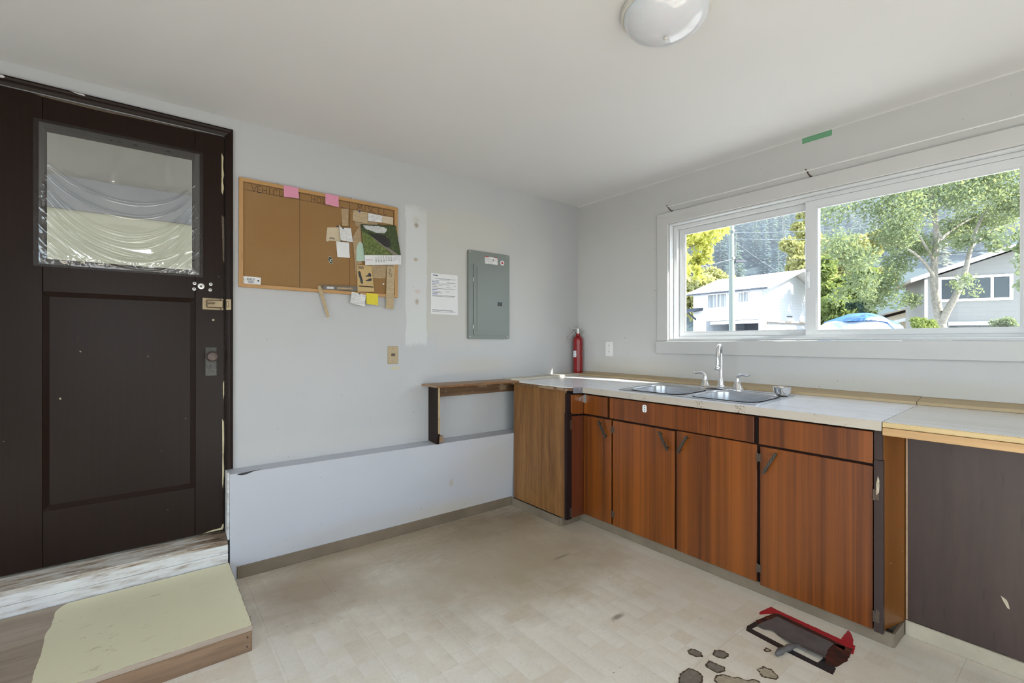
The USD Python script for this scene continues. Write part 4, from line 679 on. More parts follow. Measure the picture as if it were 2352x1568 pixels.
# ------------------------------------------------------------------ curtain wire
cw = thing('curtain_wire', 'thin stretched curtain wire above the window', 'curtain wire', (-.045, -1.8, 2.145))
obj('wire', tube([(-.047, -.905 - 1.9 * t, 2.143 - .006 * math.sin(math.pi * min(1, t * 2)) * .6 + .001 * t) for t in np.linspace(0, 1, 24)], .0042, 8), M['wire'], cw)
for yy in (-.905, -1.782): 
    obj('bracket', join(tube(spline([(0, yy - .006, 2.118), (-.012, yy - .004, 2.122), (-.036, yy - .001, 2.136), (-.052, yy + .003, 2.152)], 5), .0035, 8), box(-.004, 0, yy - .012, yy, 2.104, 2.124, .001)), M['rust'], cw)

# ------------------------------------------------------------------ ceiling light
li = thing('ceiling_light', 'round frosted bowl light fixed flat to the ceiling', 'ceiling light', (-1.50, -1.865, CEIL))
obj('rim', lathe([(.0, -.001), (.150, -.001), (.153, -.008), (.151, -.020), (.143, -.022), (.0, -.022)][::-1], (-1.50, -1.865, CEIL), 48), M['dome_rim'], li)
obj('glass_bowl', lathe([(0, -.100), (.03, -.0985), (.06, -.0935), (.09, -.083), (.115, -.068), (.132, -.050), (.140, -.034), (.142, -.0225), (0, -.0225)], (-1.50, -1.865, CEIL), 48), M['dome_glass'], li, smooth=50)
obj('finial', lathe([(0, -.112), (.006, -.110), (.008, -.104), (.005, -.0995), (0, -.0995)], (-1.50, -1.865, CEIL), 16), M['dome_rim'], li)

# ------------------------------------------------------------------ counters (the old run sags a little; heights over the plan)
XS, YS = np.array([-.81, -.65, -.10, 0.0]), np.array([-2.27, -.67, 0.0])
ZS = np.array([[.888, .886, .906, .909], [.907, .897, .919, .921], [.910, .911, .921, .922]])
def ztop(x, y):
    x = np.clip(x, XS[0], XS[-1]); y = np.clip(y, YS[0], YS[-1]); i = np.clip(np.searchsorted(XS, x) - 1, 0, 2); j = np.clip(np.searchsorted(YS, y) - 1, 0, 1)
    s, t = (x - XS[i]) / (XS[i + 1] - XS[i]), (y - YS[j]) / (YS[j + 1] - YS[j])
    return (ZS[j, i] * (1 - s) + ZS[j, i + 1] * s) * (1 - t) + (ZS[j + 1, i] * (1 - s) + ZS[j + 1, i + 1] * s) * t
def sag(mesh, ref=None):                                # nominal counter top z = .900
    v, f = verts(mesh); v = v.copy(); w = 1.0 if ref is None else np.clip(v[:, 2] / .9, 0, 1)
    v[:, 2] += (ztop(v[:, 0], v[:, 1]) - .900) * w; return trimesh.Trimesh(v, f, process=False)
SX0, SX1, SY0, SY1 = -.603, -.165, -.920, -1.775        # sink outline
ct = thing('countertop', 'old pale laminate countertop turning the corner around the sink', 'countertop', (-.4, -1.2, .86))
top = poly([(-.809, -.006), (-.809, -.668), (-.650, -.668), (-.650, -2.266), (-.012, -2.266), (-.012, -.006)]).difference(sg.box(SX0 + .02, SY1 + .02, SX1 - .02, SY0 - .02))
obj('laminate_top', sag(refine(flat(ext(top, .004), .896), .06)), M['lam'], ct, smooth=False)
obj('core', sag(refine(flat(ext(poly([(-.809, -.006), (-.809, -.667), (-.649, -.667), (-.649, -2.265), (-.012, -2.265), (-.012, -.006)]).difference(sg.box(SX0 + .022, SY1 + .022, SX1 - .022, SY0 - .022)), .019), .8768), .06)), M['cleat'], ct, smooth=False)
obj('edge_band', sag(refine(box(-.6535, -.6505, -.6645, -2.266, .8625, .9002), .1)), M['lam_edge'], ct, label='cream edge band with brown flecks', smooth=False)
obj('edge_band', sag(refine(box(-.740, -.6540, -.6715, -.6685, .8625, .9002), .1)), M['lam_shaded'], ct, smooth=False)
wt = thing('worktop', 'newer wood-grain worktop with a raw pine edge, right of the sink counter', 'worktop', (-.4, -2.8, .85))
obj('surface', flat(ext(poly([(-.650, -2.2685), (-.650, -3.30), (-.09, -3.30), (-.09, -2.2685)]), .003), 0), M['lam_wood'], wt, smooth=False)
pth = str(wt.GetPath()) + '/surface'
def tilt(mesh):                                         # follows the sag of the older counter beside it
    v, f = verts(mesh); v = v.copy(); v[:, 2] += .886 + .0363 * np.clip(v[:, 0] + .65, 0, 1) - .004 * np.clip(-2.27 - v[:, 1], 0, 1); return trimesh.Trimesh(v, f, process=False)
stage.RemovePrim(pth); used[str(wt.GetPath())] = {}
obj('surface', tilt(box(-.650, -.012, -2.2685, -3.30, -.003, 0)), M['lam_wood'], wt, smooth=False)
obj('core_board', tilt(box(-.648, -.012, -2.2685, -3.30, -.022, -.0032)), M['pine'], wt, smooth=False)
obj('edge_strip', tilt(box(-.6545, -.6485, -2.2685, -3.30, -.0205, -.0015, .001)), M['pine'], wt); obj('edge_strip', tilt(box(-.656, -.626, -2.2685, -3.30, -.0525, -.0225, .0015)), M['pine2'], wt)
# wooden strips lying along the walls on the counters' back edge
def wedge(x0, x1, y0, y1, zf, th, lift):                # front edge x0 at ztop, the back lifted against the wall x1
    v, f = verts(refine(box(x0, x1, y0, y1, 0, th), .15)); v = v.copy(); w = (v[:, 0] - x0) / (x1 - x0)
    v[:, 2] += zf(v[:, 1]) + w * lift; return trimesh.Trimesh(v, f, process=False)
zfront = lambda y: np.where(y > -2.27, ztop(np.full_like(y, -.10), y), .906 - .003 * (-2.27 - y))+ .0006
rs = thing('ledge_strip', 'long wooden strip lying on the counter back along the window wall', 'wood strip', (-.05, -1.7, .93))
obj('board', wedge(-.102, -.001, -.106, -2.262, zfront, .0135, .018), M['strip_wood'], rs, smooth=False); obj('board', wedge(-.100, -.001, -2.264, -3.30, zfront, .0145, .016), M['strip_wood'], rs, smooth=False)
ls = solo('ledge_strip', sag(refine(box(-.8095, -.001, -.001, -.104, .9008, .9165), .1)), M['strip_top'], 'pale wooden strip on the counter back along the left wall, ending at the corner', 'wood strip', smooth=False)
# wall shelf left of the counter
ws = thing('wall_shelf', 'narrow wooden shelf on a dark bracket, left of the counter end', 'shelf', (-1.15, -.1, .9))
sv_ = [(-1.483, -.001), (-1.478, -.200), (-.8135, -.200), (-.8135, -.106), (-.8105, -.106), (-.8105, -.001)]
shb = flat(ext(poly(sv_), .013), .9065); v_, f_ = verts(shb); v_ = v_.copy(); v_[:, 2] += .012 * (-1.483 - v_[:, 0]) * 0
obj('shelf_board', trimesh.Trimesh(v_, f_, process=False), M['shelf_board'], ws, smooth=False)
obj('edge_band', box(-1.476, -.8145, -.2025, -.2002, .908, .9185), M['ply'], ws, smooth=False)
obj('bracket_board', prism_ := trimesh.Trimesh(np.array([(x, y, z) for x in (-1.432, -1.418) for y, z in ((-.001, .5385), (-.118, .5305), (-.130, .60), (-.130, .9060), (-.001, .9060))]), [], process=False).convex_hull, M['brown_smooth'], ws, label='dark brown upright bracket board', smooth=False)
obj('bracket_edge', box(-1.4315, -1.4175, -.1325, -.1302, .60, .9055), M['strip_wood'], ws, smooth=False)
obj('cleat', box(-1.4175, -.640, -.026, -.001, .826, .9005, .002), M['cleat'], ws, label='stained cleat with torn paper')
obj('foot_block', box(-1.417, -1.376, -.105, -.062, .5365, .578, .002), M['shelf_board'], ws)

# ------------------------------------------------------------------ base cabinet
bcab = thing('base_cabinet', 'long red-brown wood base cabinet with dark gaps, under the sink counter', 'cabinet', (-.4, -1.4, 0))
def C(x0, x1, y0, y1, z0, z1, b=.0015): return sag(box(x0, x1, y0, y1, z0, z1, b), 1)
XF = -.622
obj('face_frame', C(XF, XF + .018, -.664, -2.258, .055, .862, 0), M['frame_dark'], bcab, smooth=False)
obj('end_panel', sag(box(-.800, -.786, -.125, -.655, .060, .877), 1), M['ply'], bcab, label='worn brown plywood end panel', smooth=False)
obj('end_stile', C(-.800, -.762, -.656, -.668, .055, .862), M['frame_dark'], bcab)
obj('corner_post', C(-.7615, -.6225, -.6445, -.656, .055, .862, 0), M['frame_dark'], bcab, smooth=False)
obj('side_panel', sag(m3.Manifold.hull_points(np.array([(x, y, z) for x, yy in ((-.6215, -2.267), (-.455, -2.3025)) for y in (yy, yy + .012) for z in (.056, .856)])), 1), M['teak_side'], bcab, label='orange-brown side panel facing the open bay', smooth=False)
obj('right_stile', C(-.640, -.6225, -2.238, -2.2645, .742, .860, .001), M['frame_brown'], bcab, label='dark brown painted stile at the right end', smooth=False)
rs_ = obj('right_stile', C(-.642, -.6225, -2.238, -2.268, .048, .7405, .001), M['frame_brown'], bcab, smooth=False)
def front(name, y0, y1, z0, z1, k, th=.018, b=.0015): return obj(name, C(-.6225 - th, -.6225, y0, y1, z0, z1, b), M[k], bcab, smooth=False)
d1 = obj('corner_drawer', join(C(-.6405, -.6225, -.6685, -.868, .726, .852), C(-.757, -.641, -.6685, -.6565, .726, .852)), M['teak0'], bcab, smooth=False)
d2_ = front('drawer_front', -.887, -1.769, .7245, .853, 'teak1'); d3_ = front('drawer_front', -1.792, -2.234, .7235, .853, 'teak2')
o1 = front('door', -.665, -.899, .060, .7135, 'teak3'); o2 = front('door', -.914, -1.343, .060, .7135, 'teak4'); o3 = front('door', -1.356, -1.783, .060, .7185, 'teak5'); o4 = front('door', -1.799, -2.234, .052, .713, 'teak6')
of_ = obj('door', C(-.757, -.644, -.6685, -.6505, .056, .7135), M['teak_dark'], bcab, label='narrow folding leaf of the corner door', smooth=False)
obj('leaf_edge', C(-.806, -.7585, -.6755, -.6555, .056, .735), M['frame_dark'], bcab, smooth=False)
def handle(door, y0, z0, y1, z1, mat='pewter'):
    a, b = np.array([-.6405, y0, z0]), np.array([-.6405, y1, z1]); d = b - a; L_ = np.linalg.norm(d); u = d / L_; n = np.cross(u, [1, 0, 0])
    pts = []; 
    def bar_(s0, s1, o0, o1, w0, w1): return m3.Manifold.hull_points(np.array([a + u * s * L_ + n * w * sg_ + np.array([-o, 0, 0]) for s, w in ((s0, w0), (s1, w1)) for sg_ in (-1, 1) for o in (o0, o1)]))
    h = obj('handle', sag(join(bar_(0, .5, .018, .025, .0055, .0062), bar_(.5, 1, .018, .025, .0062, .0055), bar_(.10, .17, 0, .020, .004, .004), bar_(.83, .90, 0, .020, .004, .004)), 1), M[mat], door, smooth=20)
handle(o1, -.813, .697, -.872, .600); handle(o2, -1.258, .701, -1.313, .604); handle(o3, -1.431, .704, -1.375, .603); handle(o4, -1.878, .698, -1.821, .592)
# cream pull on the corner drawer, mounting plate on the sink drawer front, hinges
hp = obj('pull', sag(join(m3.Manifold.hull_points(np.array([(x, y, z) for x, w in ((-.690, .013), (-.6415, .027)) for y in (-.680, -.6745) for z in (.826 - w, .826 + w)])), box(-.6425, -.641, -.668, -.692, .797, .855), box(-.700, -.688, -.667, -.690, .812, .839, .002)), 1), M['chrome'], d1, label='flared metal corner pull', smooth=False)
mp = obj('mounting_plate', sag(onR(ext(rr(1.1365, 1.1635, .794, .838, .010), .004), -.6405), 1), M['white_plastic'], d2_, label='small white plastic mounting plate')
for dz in (-.013, 0, .013): obj('screw_hole', sag(lathe([(0, 0), (.003, 0), (.003, .0006), (0, .0006)], (-.6445, -1.150, .816 + dz), 10, 'x-'), 1), M['black'], mp)
def hinge(par, y, z, h=.045, mat='rust'): obj('hinge', sag(join(box(-.6445, -.6405, y - .004, y + .004, z - h / 2, z + h / 2, .001), box(-.6425, -.640, y - .016, y - .003, z - h / 2 + .004, z + h / 2 - .004)), 1), M[mat], par, smooth=20)
hinge(o2, -.909, .655); hinge(o2, -.909, .13); hinge(o3, -1.787, .66); hinge(o3, -1.787, .13); hinge(o4, -2.2385, .600); hinge(o4, -2.2385, .110)
for z in (.66, .10): obj('hinge', sag(box(-.775, -.764, -.6785, -.6765, z - .03, z + .03), 1), M['rust'], of_, smooth=False)
obj('paint_scar', onR(ext(wob([(2.246, .592), (2.255, .60), (2.256, .655), (2.251, .668), (2.247, .64)], .0015, .008, 9), .0006), -.642), M['torn_pale'], rs_, smooth=False)
obj('paint_scar', onR(ext(wob([(2.244, .085), (2.256, .085), (2.257, .135), (2.246, .14)], .0015, .008, 10), .0006), -.642), M['rust'], rs_, smooth=False)
obj('plinth', box(-.612, -.600, -.612, -2.290, .0005, .0595), M['frame_dark'], bcab, smooth=False)
def toe(pts, h=.054, t=.004):                          # vinyl base following a plan line
    g = sg.LineString(pts).buffer(t, join_style=1, cap_style=2); return flat(ext(g, h), .0006)
obj('toe_base', toe([(-.802, -.112), (-.802, -.600), (-.795, -.612), (-.785, -.616), (-.620, -.616), (-.618, -.618), (-.618, -2.291), (-.614, -2.295), (-.4755, -2.295)]), M['base_vinyl'], bcab, label='brown vinyl cove base around the cabinet foot')
# dark plywood back of the open bay under the worktop
bp = thing('bay_panel', 'dark stained plywood panel closing the bay under the worktop', 'panel', (-.46, -2.8, 0))
obj('panel', box(-.470, -.455, -2.303, -3.30, .064, .8305), M['panel_dark'], bp, smooth=False); obj('corner_bead', box(-.474, -.4705, -2.302, -2.308, .064, .83), M['shelf_board'], bp, smooth=False)
obj('paint_chip', onR(ext(wob([(2.572, .275), (2.590, .262), (2.596, .232), (2.588, .237), (2.577, .262)], .001, .006, 3), .0005), -.470), M['torn_pale'], bp, smooth=False)
solo('baseboard_right', box(-.478, -.4705, -2.301, -3.30, .0, .062, .002), M['base_light'], 'pale tan vinyl cove base below the dark plywood panel', 'baseboard', kind='structure')

# ------------------------------------------------------------------ sink, faucet, steel cup
def rring(x0, x1, y0, y1, r, z, n=10):
    a = np.linspace(0, np.pi / 2, n); P = []
    for cx, cy_, a0 in ((x1 - r, y1 - r, 0), (x0 + r, y1 - r, np.pi / 2), (x0 + r, y0 + r, np.pi), (x1 - r, y0 + r, 3 * np.pi / 2)):
        P += [(cx + r * math.cos(t + a0), cy_ + r * math.sin(t + a0), z) for t in a]
    return np.array(P)
sk = thing('sink', 'double-bowl stainless steel sink set in the pale counter', 'sink', (-.38, -1.35, .9))
B1 = (-.572, -.236, -1.335, -.957); B2 = (-.572, -.236, -1.742, -1.374)
rp = lambda b, r, g=0: poly([(q[0], q[1]) for q in rring(b[0] - g, b[1] + g, b[2] - g, b[3] + g, r + g, 0)])
deckp = poly([(q[0], q[1]) for q in rring(SX0, SX1, SY1, SY0, .016, 0)])
obj('deck', sag(refine(flat(ext(deckp.difference(rp(B1, .085)).difference(rp(B2, .085)), .0022), .9006), .05)), M['steel'], sk, smooth=False)
bead = loft([rring(SX0 + i, SX1 - i, SY1 + i, SY0 - i, max(.016 - i, .006), .9028 + h) for i, h in ((0, -.0018), (.0015, .0022), (.006, .0030), (.0105, .0008), (.0105, -.002))])
obj('rim_bead', sag(bead), M['steel'], sk, smooth=60)
for b in (B1, B2):
    R_ = [(-.003, .0035, .088), (.001, .0032, .085), (.004, 0, .083), (.007, -.008, .080), (.014, -.14, .075), (.022, -.158, .07), (.045, -.170, .06), (.09, -.174, .05)]
    rings = [rring(b[0] + i, b[1] - i, b[2] + i, b[3] - i, r, .9028 + h, 12) for i, h, r in R_]
    bo = obj('bowl', sag(loft(rings, False, True)), M['steel'], sk, smooth=50)
    obj('drain', lathe([(0, 0), (.030, 0), (.042, .003), (.044, .001), (.044, 0)][::-1], ((b[0] + b[1]) / 2, (b[2] + b[3]) / 2, .7305), 24), M['chrome'], bo)
fa = thing('faucet', 'chrome gooseneck faucet with two lever handles behind the sink', 'faucet', (-.20, -1.375, .91))
zd = .9105
obj('deck_plate', m3.Manifold.hull_points(np.vstack([rring(-.232 + i, -.172 - i, -1.508 + i, -1.246 - i, .026 - i, zd + h, 8) for i, h in ((0, 0), (0, .012), (.006, .020))])), M['chrome'], fa, smooth=40)
yc = -1.375
obj('spout', tube(spline([(-.200, yc, zd + .018), (-.200, yc, zd + .10), (-.200, yc, zd + .190), (-.206, yc - .002, zd + .232), (-.230, yc - .010, zd + .264), (-.262, yc - .018, zd + .258), (-.283, yc - .024, zd + .225), (-.291, yc - .027, zd + .180), (-.294, yc - .028, zd + .150)], 6), .0115, 18), M['chrome'], fa, smooth=60)
obj('spout_base', lathe([(0, 0), (.024, 0), (.024, .006), (.019, .012), (.0165, .04), (.0150, .052), (.0118, .056), (0, .056)], (-.200, yc, zd + .017), 28), M['chrome'], fa)
obj('aerator', lathe([(0, 0), (.0115, 0), (.0125, .006), (.0165, .010), (.0165, .018), (.0125, .022), (.012, .03), (0, .03)], (-.2945, yc - .028, zd + .118), 24), M['chrome'], fa)
for s, y in ((1, -1.275), (-1, -1.475)):
    hb = obj('lever_handle', lathe([(0, 0), (.028, 0), (.026, .010), (.0185, .022), (.0155, .044), (.0145, .058), (.0, .060)], (-.203, y, zd + .016), 24), M['chrome'], fa)
    obj('lever', tube(spline([(-.203, y, zd + .062), (-.203, y + s * .003, zd + .080), (-.204, y + s * .018, zd + .094), (-.206, y + s * .040, zd + .094), (-.208, y + s * .058, zd + .092), (-.209, y + s * .074, zd + .099)], 6), np.interp(np.linspace(0, 1, 31), [0, .25, .6, .85, 1], [.0125, .0105, .0065, .0048, .0052]), 12), M['chrome'], hb, smooth=60)
cu = thing('steel_cup', 'small shiny steel cup on the right back corner of the sink', 'cup', (-.225, -1.728, .909))
obj('body', lathe([(0, .0015), (.028, .0015), (.033, .004), (.041, .022), (.044, .040), (.0475, .0445), (.0475, .0465), (.044, .046), (.0425, .042), (.0395, .022), (.031, .006), (0, .004)], (-.225, -1.728, .9085), 40), M['chrome'], cu, smooth=50)

# ------------------------------------------------------------------ fire extinguisher in the corner
fe = thing('fire_extinguisher', 'red fire extinguisher standing in the corner on the ledge strip', 'fire extinguisher', (-.062, -.058, .9375))
ex, ey, ez = -.062, -.058, .9375
obj('cylinder', lathe([(0, 0), (.036, 0), (.039, .004), (.0395, .02), (.0395, .272), (.037, .288), (.030, .300), (.018, .307), (.0165, .318), (.0165, .330), (0, .330)], (ex, ey, ez), 40), M['red'], fe, smooth=40)
nv = obj('valve', lathe([(0, 0), (.017, 0), (.017, .012), (.015, .014), (.015, .040), (.011, .044), (0, .044)], (ex, ey, ez + .330), 20), M['zinc'], fe)
ld = np.array([-.82, .30, 0]); ld /= np.linalg.norm(ld)       # the levers point this way, out over the left wall ledge
def fpt(s, z, side=0): q = np.array([ex, ey, ez]) + ld * s + np.array([-ld[1], ld[0], 0]) * side; return (q[0], q[1], ez + z)
def plate(a, b, w, t): return m3.Manifold.hull_points(np.array([fpt(s, z + h, sd) for s, z in (a, b) for h in (0, t) for sd in (-w, w)]))
obj('carry_handle', join(plate((-.016, .362), (.078, .372), .011, .005)), M['zinc'], fe, smooth=False); obj('squeeze_lever', join(plate((-.006, .356), (.036, .342), .010, .0045), plate((.036, .342), (.100, .288), .010, .0045)), M['zinc'], fe, smooth=False)
obj('nozzle', tube([fpt(-.008, .345), fpt(-.030, .344), fpt(-.046, .344)], [.005, .005, .0065], 12), M['zinc'], fe); obj('gauge', lathe([(0, 0), (.011, 0), (.011, .007), (0, .008)], fpt(.010, .338, -.012), 16), M['black'], fe)
def wrap(z0, z1, a0, a1, r=.0399):
    a = np.linspace(a0, a1, 14); P = [np.array([(ex + rr_ * math.cos(t), ey + rr_ * math.sin(t), ez + z) for t in a]) for rr_, z in ((r, z0), (r, z1), (r + .0003, z1), (r + .0003, z0))]
    V = np.vstack(P); F = []; n = len(a)
    for k in range(4):
        for j in range(n - 1): A, B, C_, D = k * n + j, k * n + j + 1, ((k + 1) % 4) * n + j + 1, ((k + 1) % 4) * n + j; F += [(A, B, C_), (A, C_, D)]
    return trimesh.Trimesh(V, F, process=False)
vd = math.atan2(CY - ey, CX - ex)
obj('label', wrap(.132, .186, vd - 1.45, vd - .35), M['notice_paper'], fe, smooth=40); obj('label', wrap(.132, .186, vd + 1.25, vd + 1.6), M['notice_paper'], fe, smooth=40)

# ------------------------------------------------------------------ torn tape on the floor
tp = thing('torn_floor_patch', 'torn patch of red and black tape with grey film on the floor before the cabinet', 'floor patch', (-.84, -2.03, 0))
def lay(name, pts, mat, z, th=.0006, amp=.002, k=0, label=None): return obj(name, flat(ext(wob(pts, amp, .008, k), th), z), M[mat], tp, label=label, smooth=False)
lay('red_tape', [(-.698, -1.872), (-.705, -1.928), (-.722, -2.199), (-.790, -2.212), (-.783, -2.181), (-.729, -1.922), (-.743, -1.902), (-.800, -1.868), (-.783, -1.860)], 'tape_red', .0004, k=1, label='bright red tape edge')
lay('red_tape', [(-.627, -2.147), (-.640, -2.160), (-.677, -2.180), (-.735, -2.195), (-.718, -2.150)], 'tape_red', .0011, k=2)
lay('smeared_tape', [(-.743, -1.902), (-.728, -1.922), (-.758, -2.176), (-.79, -2.182), (-.779, -2.144), (-.763, -1.926), (-.80, -1.92), (-.895, -1.903), (-.861, -1.880)], 'tape_darkred', .0012, k=3)
lay('smeared_tape', [(-.775, -2.140), (-.752, -2.199), (-.850, -2.21), (-.925, -2.197), (-.935, -2.169), (-.890, -2.14)], 'tape_darkred', .0012, k=4)
lay('black_tape', [(-.930, -1.875), (-.865, -1.880), (-.890, -1.903), (-.932, -1.895), (-.944, -2.039), (-.948, -2.145), (-.900, -2.150), (-.930, -2.199), (-.977, -2.203), (-.974, -2.03), (-.962, -1.886)], 'tape_black', .0004, amp=.001, k=5)
fpts = [(-.898, -1.900), (-.84, -1.908), (-.763, -1.925), (-.772, -2.05), (-.779, -2.144), (-.84, -2.142), (-.885, -2.150), (-.921, -2.163), (-.925, -2.135), (-.920, -2.064), (-.906, -2.007), (-.880, -1.958), (-.900, -1.931)]
gm = refine(flat(ext(wob(fpts, .001, .01, 6), .0008), .002), .008); gv, gf = verts(gm); gv = gv.copy(); gv[:, 2] += .0035 * meshkit.noise(np.c_[gv[:, 0] * 26, gv[:, 1] * 14, gv[:, 0] * 0], 4) + .012 * np.clip((-.893 - gv[:, 0]) / .03, 0, 1) * np.clip((-1.97 - gv[:, 1]) / .05, 0, 1)
obj('grey_film', trimesh.Trimesh(gv, gf, process=False), M['film_grey'], tp, label='loose dark grey film flap', smooth=50)
obj('curled_end', tube(spline([(-1.036, -2.036, .008), (-1.005, -2.040, .013), (-.975, -2.049, .015), (-.945, -2.055, .014), (-.905, -2.070, .010)], 5), np.array([.006, .008, .010, .011, .012, .0115, .010, .009, .009, .011, .012, .012, .011, .010, .009, .008, .007, .006, .005, .004, .003]), 8), M['film_grey'], tp, label='curled-up end of the film', smooth=50)

# ------------------------------------------------------------------ outdoors
solo('ground', box(-60, 130, -90, 90, -.35, -.05), M['asphalt'], 'grey street ground outside the window', 'ground', kind='structure', smooth=False)
HD = np.array([.96, .27]); HD /= np.linalg.norm(HD)
def hill_z(x, y):
    s = x * HD[0] + y * HD[1]; t = np.clip(s - 70, 0, None); return -.3 + .47 * t * np.clip(t / 16, 0, 1) + 6 * (meshkit.noise(np.stack([x * .03, y * .03, x * 0], -1), 3) - .5) * np.clip(t / 30, 0, 1)
g_ = G(); hz_ = usdkit.material(stage, '/World/Looks/haze', {'v': ('principled_volume', {'color': (.80, .88, 1.0), 'density': .0036, 'anisotropy': .2})}, [], volume='v.volume')
solo('haze', box(52, 230, -60, 150, -.04, 130), hz_, 'thin blue haze over the forested hillside', 'haze', None, 'structure', smooth=False)
gx, gy = np.meshgrid(np.linspace(50, 300, 60), np.linspace(-150, 200, 80)); gz = hill_z(gx, gy); I = np.arange(gx.size).reshape(gx.shape)
A, B, C2, D2 = I[:-1, :-1].ravel(), I[:-1, 1:].ravel(), I[1:, 1:].ravel(), I[1:, :-1].ravel()
solo('hillside', trimesh.Trimesh(np.c_[gx.ravel(), gy.ravel(), gz.ravel()], np.vstack([np.c_[A, B, C2], np.c_[A, C2, D2]]), process=False), M['hill'], 'steep forested hillside behind the houses', 'hill', kind='structure', smooth=True)
def conifer(h, r, seed, whorls=26, per=9):
    q = np.random.default_rng(seed); V, F = [], []
    for k in range(whorls):
        t = k / (whorls - 1); z = h * (.08 + .90 * t); rad = r * (1 - t) ** .65 + .12; nb = max(4, int(per * (1 - .5 * t)))
        for j in range(nb):
            a = 2 * math.pi * (j + q.uniform(-.3, .3)) / nb + k * 2.4; l = rad * q.uniform(.7, 1.1); dz = -l * q.uniform(.18, .45); w = l * q.uniform(.30, .42)
            d, n = np.array([math.cos(a), math.sin(a)]), np.array([-math.sin(a), math.cos(a)])
            for s0, s1, ww, tw in ((.05, .65, .7, q.uniform(-.3, .3)), (.30, .85, 1.0, q.uniform(-.3, .3)), (.55, 1.0, .8, q.uniform(-.3, .3)), (.2, .6, -.9, q.uniform(-.4, .4)), (.4, .8, 1.1, q.uniform(-.4, .4))):
                c0 = np.r_[d * l * s0, z + dz * s0]; c1 = np.r_[d * l * s1 + n * w * tw, z + dz * s1 - .04 * l]; sd = np.r_[n * w * .5 * ww, q.uniform(-.1, .1) * l]
                i = len(V); V += [c0, (c0 + c1) / 2 + sd, c1, (c0 + c1) / 2 - sd - [0, 0, .05 * l]]; F += [(i, i + 1, i + 2), (i, i + 2, i + 3)]
    return trimesh.Trimesh(np.array(V), np.array(F), process=False)
LAB = ['tall dark green conifer among the trees on the hillside', 'lighter green conifer among the trees on the hillside', 'blue-green conifer with haze tinted into its needles among the trees on the hillside', 'sunlit olive tree among the conifers on the hillside']
protos = []
spots = []
q = np.random.default_rng(21)
cell = {}
for k in range(30000):                                  # a stand of trees over the part of the slope that the window shows
    d = 74 + 110 * q.random() ** .9; u = q.uniform(.33, 1.17); x = CX + d * (cy + sy * u); y = CY + d * (sy - cy * u); c = (int(x // 5), int(y // 5))
    if all((x - a) ** 2 + (y - b) ** 2 > 4.15 ** 2 for i_ in (-1, 0, 1) for j_ in (-1, 0, 1) for a, b in cell.get((c[0] + i_, c[1] + j_), ())): cell.setdefault(c, []).append((x, y)); spots.append((x, y))
spots = [p_ for p_ in spots if float(hill_z(np.array(p_[0]), np.array(p_[1]))) - CZ < .43 * ((p_[0] - CX) * cy + (p_[1] - CY) * sy)]
spots.sort(key=lambda p_: p_[0] * HD[0] + p_[1] * HD[1]); rest = spots[285:]; spots = spots[:285]
for i, (h, r, sd) in enumerate(((14, 2.1, 1), (12, 2.15, 2), (13, 2.1, 3), (10, 2.15, 4))):
    x, y = spots[i]; z = float(hill_z(np.array(x), np.array(y))) - .3
    t = thing('hillside_tree', LAB[i], 'tree', (x, y, z), f'hillside trees, kind {"ABCD"[i]}'.replace('kind A', 'dark conifers').replace('kind B', 'light conifers').replace('kind C', 'blue conifers').replace('kind D', 'olive trees'))
    m = conifer(h, r, sd); m.apply_translation((x, y, z)); obj('foliage', m, M[f'needle{i}'], t, smooth=False); obj('trunk', lathe([(0, 0), (.22, 0), (.10, h * .6), (.02, h * .97), (0, h * .97)], (x, y, z), 7), M['bark'], t); protos.append(t)
for k, (x, y) in enumerate(spots[4:]):
    i = int(q.choice(4, p=[.28, .27, .30, .15])); s = q.uniform(.78, 1.05); copy_of(protos[i], (x, y, float(hill_z(np.array(x), np.array(y))) - .3), q.uniform(0, 360), s)

pi = UsdGeom.PointInstancer.Define(stage, path_of('distant_forest')); tag(pi, 'far conifers covering the upper slope of the hillside', 'forest', None, 'stuff')
for i in range(4):
    m = conifer(*((13, 2.4, 1), (11.5, 2.5, 2), (12, 2.4, 3), (9, 2.6, 4))[i], 14, 7); usdkit.mesh(stage, f'{pi.GetPath()}/conifer_{i}', m, M[f'needle{i}'])
pi.CreatePrototypesRel().SetTargets([f'{pi.GetPath()}/conifer_{i}' for i in range(4)]); pi.CreateProtoIndicesAttr([int(q.choice(4, p=[.28, .27, .32, .13])) for _ in rest])
pi.CreatePositionsAttr([Gf.Vec3f(float(x), float(y), float(hill_z(np.array(x), np.array(y))) - .3) for x, y in rest]); pi.CreateScalesAttr([Gf.Vec3f(float(q.uniform(.85, 1.2))) for _ in rest])

def leaves(centers, radii, n, size, seed, flat_=.9):
    q = np.random.default_rng(seed); c = np.array(centers, float); r = np.array(radii, float); w = r ** 2.2; k = q.choice(len(c), n, p=w / w.sum())
    d = q.normal(size=(n, 3)); d /= np.linalg.norm(d, axis=1)[:, None]; p = c[k] + d * (r[k] * q.random(n) ** .45)[:, None] * [1, 1, flat_]
    a = q.normal(size=(n, 3)); a /= np.linalg.norm(a, axis=1)[:, None]; b = np.cross(a, q.normal(size=(n, 3))); b /= np.linalg.norm(b, axis=1)[:, None]; s = size * q.uniform(.6, 1.3, n)[:, None]
    V = np.stack([p - a * s, p - b * s * .55, p + a * s, p + b * s * .55], 1).reshape(-1, 3); i = np.arange(n)[:, None] * 4
    return trimesh.Trimesh(V, np.vstack([i + [0, 1, 2], i + [0, 2, 3]]), process=False)
def P3(u, v, d): return np.array([CX + d * (cy + sy * (u - 1176) / 1077.6), CY + d * (sy - cy * (u - 1176) / 1077.6), CZ - (v - 784.4) / 1077.6 * d])
